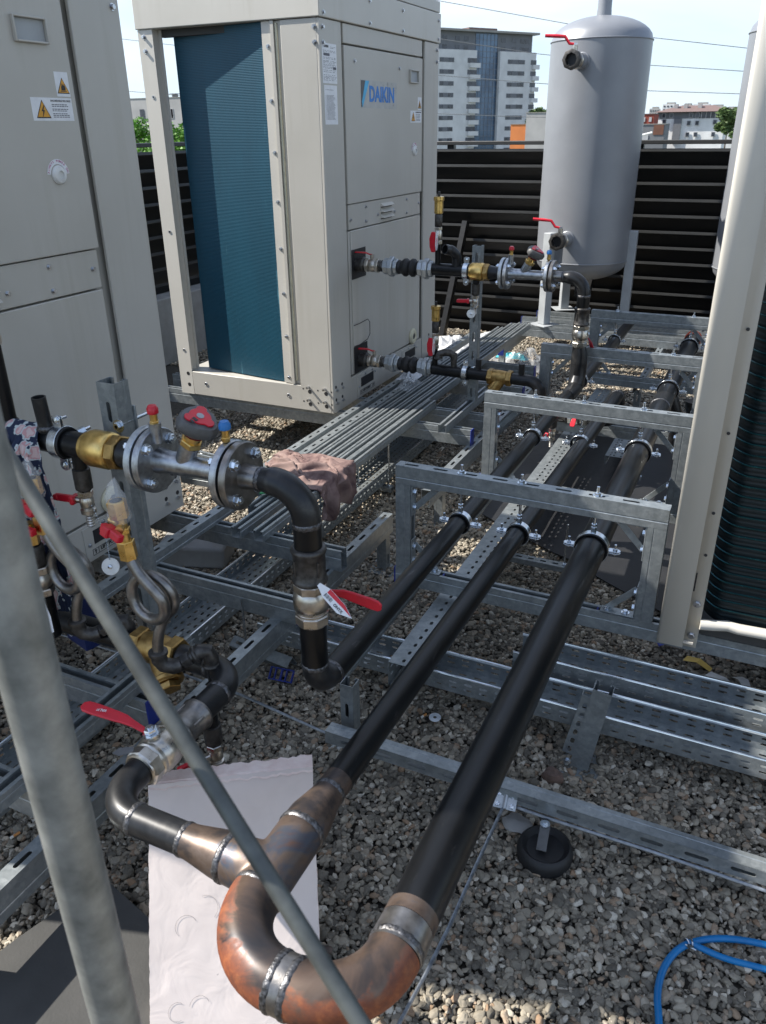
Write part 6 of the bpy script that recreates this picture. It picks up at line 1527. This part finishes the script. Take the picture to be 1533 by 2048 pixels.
tag(m.build('ground_mat', 'mat_black', loc=(-.4, 3.6, .02), solid=.003, ang=80), 'black rubber sheet spread on the gravel under the pipes', 'mat')
def cloth(name, label, mat, fn, nu, nv, loc, cat='cloth'):
    m = MB()
    for j in range(nv + 1):
        for i in range(nu + 1): m.v.append(tuple(fn(i / nu, j / nv)))
    for j in range(nv):
        for i in range(nu): a_ = j * (nu + 1) + i; m.f.append((a_, a_ + 1, a_ + nu + 2, a_ + nu + 1)); m.m.append(0)
    o = m.build(name, mat, loc=loc, ang=180)
    md = o.modifiers.new('smooth', 'SUBSURF'); md.levels = 1; md.render_levels = 2
    tx = bpy.data.textures.new(name + '_wrinkles', 'CLOUDS'); tx.noise_scale = .05; tx.noise_depth = 1
    md = o.modifiers.new('wrinkles', 'DISPLACE'); md.texture = tx; md.strength = .012; md.mid_level = .5; md.texture_coords = 'LOCAL'
    md = o.modifiers.new('gauge', 'SOLIDIFY'); md.thickness = .003
    return tag(o, label, cat)
def fold(x, s): return math.sin(x * 3.1 + s) * .5 + math.sin(x * 7.3 + s * 2.1) * .3 + math.sin(x * 13.7 + s * .7) * .2
def drop_cloth():
    """a cloth dropped crumpled over the outer edge of the channel bundle (small mass-spring settle)"""
    import numpy as np
    rng = np.random.default_rng(12); NU, NV = 58, 46; LU, LV = .52, .40
    gu, gv = np.meshgrid(np.linspace(-.5, .5, NU), np.linspace(-.5, .5, NV)); rest_u = LU / (NU - 1); rest_v = LV / (NV - 1)
    taper = 1 - .55 * np.clip(-gu - .05, 0, 1) / .45
    n1 = lambda a, b, f, q: np.sin(a * f + q) * np.cos(b * f * .7 + q * 2)
    fold = .030 * (1 - np.abs(np.sin(gv * 8.5 + gu * 5))) + .022 * (1 - np.abs(np.sin(gu * 10 - gv * 6 + 1))) + .013 * n1(gu, gv, 31, .4) + .010 * n1(gv, gu, 43, 1.7)
    X0 = -1.655 + gu * LU * .80 + .020 * np.sin(gv * 13 + gu * 9); Y0 = 2.76 + gv * LV * .66 * taper + .022 * np.sin(gu * 15 + gv * 5) - .05 * gu
    over = np.clip(X0 + 1.515, 0, 1)
    P = np.stack([np.where(over > 0, -1.508 + .25 * over + .7 * fold, X0), Y0, np.where(over > 0, .405 - 1.25 * over, .384) + fold * np.where(over > 0, .2, 1) + .016 * np.exp(-((X0 + 1.58) / .07) ** 2)], -1)
    B1 = np.linalg.norm(P[:, 4:] - P[:, :-4], axis=-1, keepdims=True); B2 = np.linalg.norm(P[4:] - P[:-4], axis=-1, keepdims=True)
    Q = P.copy(); dt2 = 9.8 * .0000075 * 6
    def con(P, sa, sb, L, k=.5):
        d = P[sb] - P[sa]; n = np.linalg.norm(d, axis=-1, keepdims=True) + 1e-9; c = d * (1 - L / n) * k; P[sa] += c; P[sb] -= c
    S_ = np.s_; rd = math.hypot(rest_u, rest_v)
    for it in range(70):
        vel = (P - Q) * .985; Q = P.copy(); P = P + vel; P[..., 2] -= dt2
        for _ in range(7):
            for st in (0, 1):
                con(P, S_[:, st:-1:2], S_[:, st + 1::2], rest_u); con(P, S_[st:-1:2, :], S_[st + 1::2, :], rest_v)
            con(P, S_[:-1, :-1], S_[1:, 1:], rd, .12); con(P, S_[1:, :-1], S_[:-1, 1:], rd, .12)
            con(P, S_[:, :-4], S_[:, 4:], B1, .10); con(P, S_[:-4, :], S_[4:, :], B2, .10)
        top = .3745; edge = -1.5195
        inside = (P[..., 0] < edge) & (P[..., 2] < top)
        upc = inside & ((top - P[..., 2]) < (edge - P[..., 0]) + .004); sidec = inside & ~upc
        P[..., 2] = np.where(upc, top, P[..., 2]); P[..., 0] = np.where(sidec, edge, P[..., 0])
        fr = (upc | sidec)[..., None]; Q = np.where(fr, P - (P - Q) * .05, Q)
        P[..., 2] = np.maximum(P[..., 2], .05)
    return P
RAGP = drop_cloth()
m = MB(); nv_, nu_ = RAGP.shape[:2]; m.v = [tuple(map(float, p)) for p in RAGP.reshape(-1, 3)]
for j in range(nv_ - 1):
    for i in range(nu_ - 1): a_ = j * nu_ + i; m.f.append((a_, a_ + 1, a_ + nu_ + 1, a_ + nu_)); m.m.append(0)
o = m.build('rag', 'rag_cloth', loc=(-1.6, 2.66, .38), ang=180)
md = o.modifiers.new('smooth', 'SUBSURF'); md.levels = 1; md.render_levels = 1
md = o.modifiers.new('gauge', 'SOLIDIFY'); md.thickness = .003
tag(o, 'crumpled dusty pink rag draped over the loose channels', 'rag')
def floral_fn(s, q):
    # hangs over the near flow pipe and falls in folds
    a = -1.60 + .115 * s + .012 * fold(s * 4, 1) + .10 * q * (1 - .3 * s)
    if q < .16:
        an = PI * (.5 - q / .16 * .55) ; return (a, 1.27 - .036 * math.cos(an) - .0, 1.046 + .036 * math.sin(an))
    u = (q - .16) / .84
    return (a + .006 * fold(s * 9 + u * 2, 4), 1.233 - .012 * u + .020 * fold(s * 6 + u, 2) - .01, 1.046 - .44 * u)
cloth('floral_cloth', 'navy floral cloth hanging from the near flow pipe', 'floral_cloth', floral_fn, 40, 30, (-1.55, 1.24, 1.0), 'cloth')

# ------------------------------------------------------------------ hose
hp = [(.062, .60, .02), (.07, .9, .02), (.073, 1.10, .021), (.066, 1.169, .021), (.052, 1.229, .021), (.055, 1.291, .021), (.073, 1.343, .022), (.098, 1.377, .024), (.143, 1.412, .024), (.195, 1.436, .022), (.261, 1.452, .021), (.40, 1.46, .02), (.62, 1.42, .02)]
def smooth(P, it=3):
    P = [V(p) for p in P]
    for _ in range(it):
        Q = [P[0]]
        for i in range(len(P) - 1): Q += [P[i].lerp(P[i + 1], .25), P[i].lerp(P[i + 1], .75)]
        P = Q + [P[-1]]
    return P
t = thing('air_hose', 'bright blue hose looped on the open gravel', 'hose', (.10, 1.38, .01))
MB().tube(smooth(hp), .0078, 16).build('hose', 'hose_blue', t)
MB().tube(smooth([(.098, 1.379, .026), (.118, 1.378, .026), (.178, 1.374, .022), (.263, 1.389, .02), (.42, 1.40, .02), (.6, 1.38, .02)]), .0072, 16).build('hose_end', 'hose_blue', t)
m = MB(); m.ring((.097, 1.3775, .026), (.75, .6, 0), .0095, .002, 20, 6); m.ring((.107, 1.3785, .026), (.8, .2, 0), .0095, .002, 20, 6); m.box(.098, .112, 1.363, 1.369, .028, .034); m.cyl((.094, 1.367, .031), (.118, 1.362, .031), .002, 8); m.build('hose_clamp', 'zinc_bright', t)

# ------------------------------------------------------------------ small things on the gravel
t = MB(); t.lathe([(.0055, 0), (.0185, 0), (.019, .0008), (.0185, .0016), (.0055, .0016), (.0055, 0)], (-.708, 1.852, .030), (.02, -.10, 1), 32, cap=False); tag(t.build('washer', 'washer_bright', loc=(-.708, 1.852, .024)), 'shiny round steel washer lying on dark gravel between the pipes', 'washer')
def butt(label, p, d):
    t = thing('cigarette_butt', label, 'cigarette', p, 'cigarette butts'); p = V(p); d = V(d).normalized()
    MB().cyl(p, p + d * .018, .0038, 12).build('filter', 'cig_filter', t); MB().cyl(p + d * .018, p + d * .026, .0037, 12).build('paper', 'cig_paper', t)
butt('cigarette butt on the gravel by the long slotted rail', (-1.545, .975, .026), (-.3, -1, 0)); butt('cigarette butt beside the shiny washer', (-.742, 1.862, .024), (-.2, -1, .2))
def rock(name, label, c, s, mat, seed, cat='stone'):
    m = MB(); rn = random.Random(seed); n = 14; vs = []; fs = []
    for i in range(9):
        th = PI * i / 8
        for k in range(n):
            ph = 2 * PI * k / n; d = V((math.sin(th) * math.cos(ph), math.sin(th) * math.sin(ph), math.cos(th)))
            r = 1 + .14 * math.sin(d.x * 4 + seed) + .12 * math.sin(d.y * 5 + seed * 2) + .06 * rn.uniform(-1, 1); vs.append((c[0] + d.x * s[0] * r, c[1] + d.y * s[1] * r, c[2] + d.z * s[2] * r))
    for i in range(8):
        for k in range(n): fs.append((i * n + k, i * n + (k + 1) % n, (i + 1) * n + (k + 1) % n, (i + 1) * n + k))
    m.add(vs, fs); return tag(m.build(name, mat, loc=c, ang=30), label, cat)
rock('loose_pebble', 'dark pebble lying alone on the paving slab, upper one', (-1.045, .845, .044), (.011, .017, .011), 'stone_red', 3)
rock('loose_pebble', 'beige pebble on the paving slab, just below the dark one', (-1.07, .825, .042), (.014, .010, .009), 'concrete', 5)
rock('flat_stone', 'flat grey stone under the plate clamp of the conductor wires', (-.352, 1.555, .022), (.038, .036, .012), 'concrete', 4)
rock('brick_lump', 'brownish red stone lump beside the perforated bracket', (-.31, 1.765, .022), (.036, .022, .02), 'stone_red', 2)
t = MB(); M = frame((-2.07, 2.42, .0), (.9, .3, 0), Zv); t.box(-.14, .16, -.08, .08, .0, .10, M); tag(t.build('concrete_block', 'concrete', loc=(-2.07, 2.42, 0), bevel=.012), 'pale concrete block on the gravel between the two dark rails', 'block')
t = thing('loose_end_piece', 'loose blue plastic end piece lying on the dark gravel', 'cap', (-1.262, 1.83, .02)); m = MB(); M = frame((-1.262, 1.835, .034), (.98, .12, 0), (-.1, -.7, .7))
for q in ((-.043, .043, .018, .022), (-.043, .043, -.022, -.018), (-.043, -.039, -.018, .018), (.039, .043, -.018, .018), (-.003, .003, -.018, .018), (.016, .02, -.018, .018), (-.024, -.02, -.018, .018)): m.box(q[0], q[1], q[2], q[3], -.006, .006, M)
m.build('cap', 'blue_plastic', t, bevel=.001)
tag(MB().tube(smooth([(-.80, 1.03, .04), (-.74, 1.02, .032), (-.66, 1.00, .026), (-.60, .985, .024)], 1), .006, 10).build('rusty_bar', 'rust_bar', loc=(-.7, 1.0, .03)), 'thin rusty bar lying on gravel beside the foam board', 'bar')
tag(MB().tube(smooth([(-.63, 1.02, .03), (-.665, .99, .06), (-.69, .955, .07), (-.70, .90, .05), (-.70, .85, .02)], 2), .0085, 12).build('bent_hose', 'rust_bar', loc=(-.68, .95, .05)), 'short bent dark brown hose by the foam board', 'hose')
# navy cardboard box of a gauge, hanging label style
t = thing('carton', 'navy blue carton with white lettering behind the diagonal brace', 'box', (-1.6, 1.33, .36)); M = frame((-1.625, 1.335, .385), (.96, -.28, 0), Zv)
MB().box(-.03, .075, 0, .05, .0, .165, M).build('carton_body', 'box_navy', t, bevel=.001)
MB().box(-.03, .075, -.0008, -.0001, .082, .096, M).build('blue_band', 'logo_cyan', t)
MB().box(.006, .04, -.0008, -.0001, .115, .145, M).build('orange_print', 'orange_tape', t)
Mt = M @ Matrix(((1, 0, 0, 0), (0, 0, -1, -.0012), (0, 1, 0, 0), (0, 0, 0, 1)))
text('AFRISO', .011, Mt @ Matrix.Translation((-.01, .0845, 0)), 'white_label', t); text('AMC 4', .021, Mt @ Matrix.Translation((-.022, .056, 0)), 'white_label', t, bold=.0006); text('C 433', .012, Mt @ Matrix.Translation((.005, .101, 0)), 'white_label', t)
m = MB(); m.ring(Mt @ V((-.005, .030, .0003)), M.to_3x3() @ V((0, -1, 0)), .012, .0009, 24, 6); m.ring(Mt @ V((-.005, .033, .0003)), M.to_3x3() @ V((0, -1, 0)), .005, .0008, 18, 6); m.build('round_mark', 'white_label', t)
t = MB(); M = frame((-1.66, 2.47, .385), (.9, .35, .12), Zv); t.box(-.06, .06, -.012, .012, -.003, .003, M); tag(t.build('plastic_wedge', 'green_plastic', loc=(-1.66, 2.47, .38), bevel=.002), 'green plastic strip lying on the channels behind the worn elbow', 'strip')
# film and foil litter near the tank
def film(name, label, c, s, mat, seed, flat=.45, cat='litter'):
    m = MB(); rn = random.Random(seed); n = 13; H = {}
    for j in range(n + 1):
        for i in range(n + 1):
            u, v = i / n - .5, j / n - .5; r = max(0, 1 - (u * u + v * v) * 3.2)
            m.v.append((c[0] + (u + rn.uniform(-.03, .03)) * s[0] * 2, c[1] + (v + rn.uniform(-.03, .03)) * s[1] * 2, c[2] + s[2] * (r * .8 * (.35 + rn.random()) + .12 * rn.random())))
    for j in range(n):
        for i in range(n): a_ = j * (n + 1) + i; m.f.append((a_, a_ + 1, a_ + n + 2, a_ + n + 1)); m.m.append(0)
    return tag(m.build(name, mat, loc=c, ang=20), label, cat, 'plastic litter on the gravel')
film('plastic_bag', 'white crumpled plastic bag behind the lower air vent', (-2.35, 6.30, .02), (.22, .26, .10), 'white_film', 1)
film('plastic_bag', 'crumpled clear bag past the slotted post, behind the strainer', (-1.97, 5.85, .02), (.22, .22, .12), 'clear_plastic', 2)
film('plastic_bag', 'white plastic bag lying before the black fence, beside the tank rails', (-2.10, 6.70, .02), (.16, .12, .08), 'white_film', 3)
film('plastic_bag', 'clear crumpled bag beside the teal film, below the tank rail', (-1.60, 6.02, .02), (.17, .2, .13), 'clear_plastic', 4)
film('plastic_bag', 'grey white bag beside the second frame upright', (-1.62, 5.45, .02), (.2, .18, .10), 'white_film', 5)
film('plastic_film', 'teal piece of plastic film on the gravel below the tank', (-1.74, 6.12, .04), (.13, .05, .05), 'teal_plastic', 6)
film('plastic_bag', 'clear bag with papers on the channels behind the lower bellows', (-1.80, 4.25, .385), (.06, .14, .07), 'white_film', 7)
film('plastic_bag', 'small clear bag resting on the channels beside the black bellows', (-1.74, 4.02, .385), (.05, .10, .06), 'clear_plastic', 9)
for i, (c, a0, lb) in enumerate((((.03, 2.86, .03), 0, 'white plastic strap curled in a loop under the dark coil unit'), ((.10, 2.80, .03), 1.2, 'smaller white strap curl beside the loop under the dark coil unit'))):
    pts = [(c[0] + (.05 + .01 * math.sin(k)) * math.cos(k * .5 + a0), c[1] + .09 * math.sin(k * .5 + a0), c[2] + .02 + .02 * math.sin(k * .9 + i)) for k in range(16)]
    m = MB()
    for k in range(15): m.add([V(pts[k]) + V((0, 0, -.007)), V(pts[k + 1]) + V((0, 0, -.007)), V(pts[k + 1]) + V((0, 0, .007)), V(pts[k]) + V((0, 0, .007))], [(0, 1, 2, 3)])
    tag(m.build('plastic_strap', 'white_plastic', loc=c, solid=.001), lb, 'strap', 'white packing straps')
for i, (c, d, mt, lb) in enumerate((((-.03, 2.50, .03), (.09, -.03, 0), 'paper_yellow', 'yellow paper scrap on the gravel below the dark coil unit rail'), ((-.13, 2.55, .03), (.06, .03, 0), 'blue_plastic', 'blue film scrap beside the yellow scrap'), ((.05, 2.44, .03), (.10, -.06, .0), 'white_plastic', 'white paper scrap beside the yellow scrap'), ((.14, 2.46, .03), (.04, -.08, .02), 'white_plastic', 'pointed white scrap under the rail'))):
    m = MB(); d = V(d); s = d.cross(Zv).normalized() * .018; c = V(c); m.add([c - s, c + d * .5 - s * .8 + Zv * .012, c + d - s * .3, c + d + s, c + d * .5 + s * 1.1 + Zv * .015, c + s], [(0, 1, 4, 5), (1, 2, 3, 4)]); tag(m.build('paper_scrap', mt, loc=c, solid=.0008), lb, 'scrap', 'scraps under the dark coil unit')
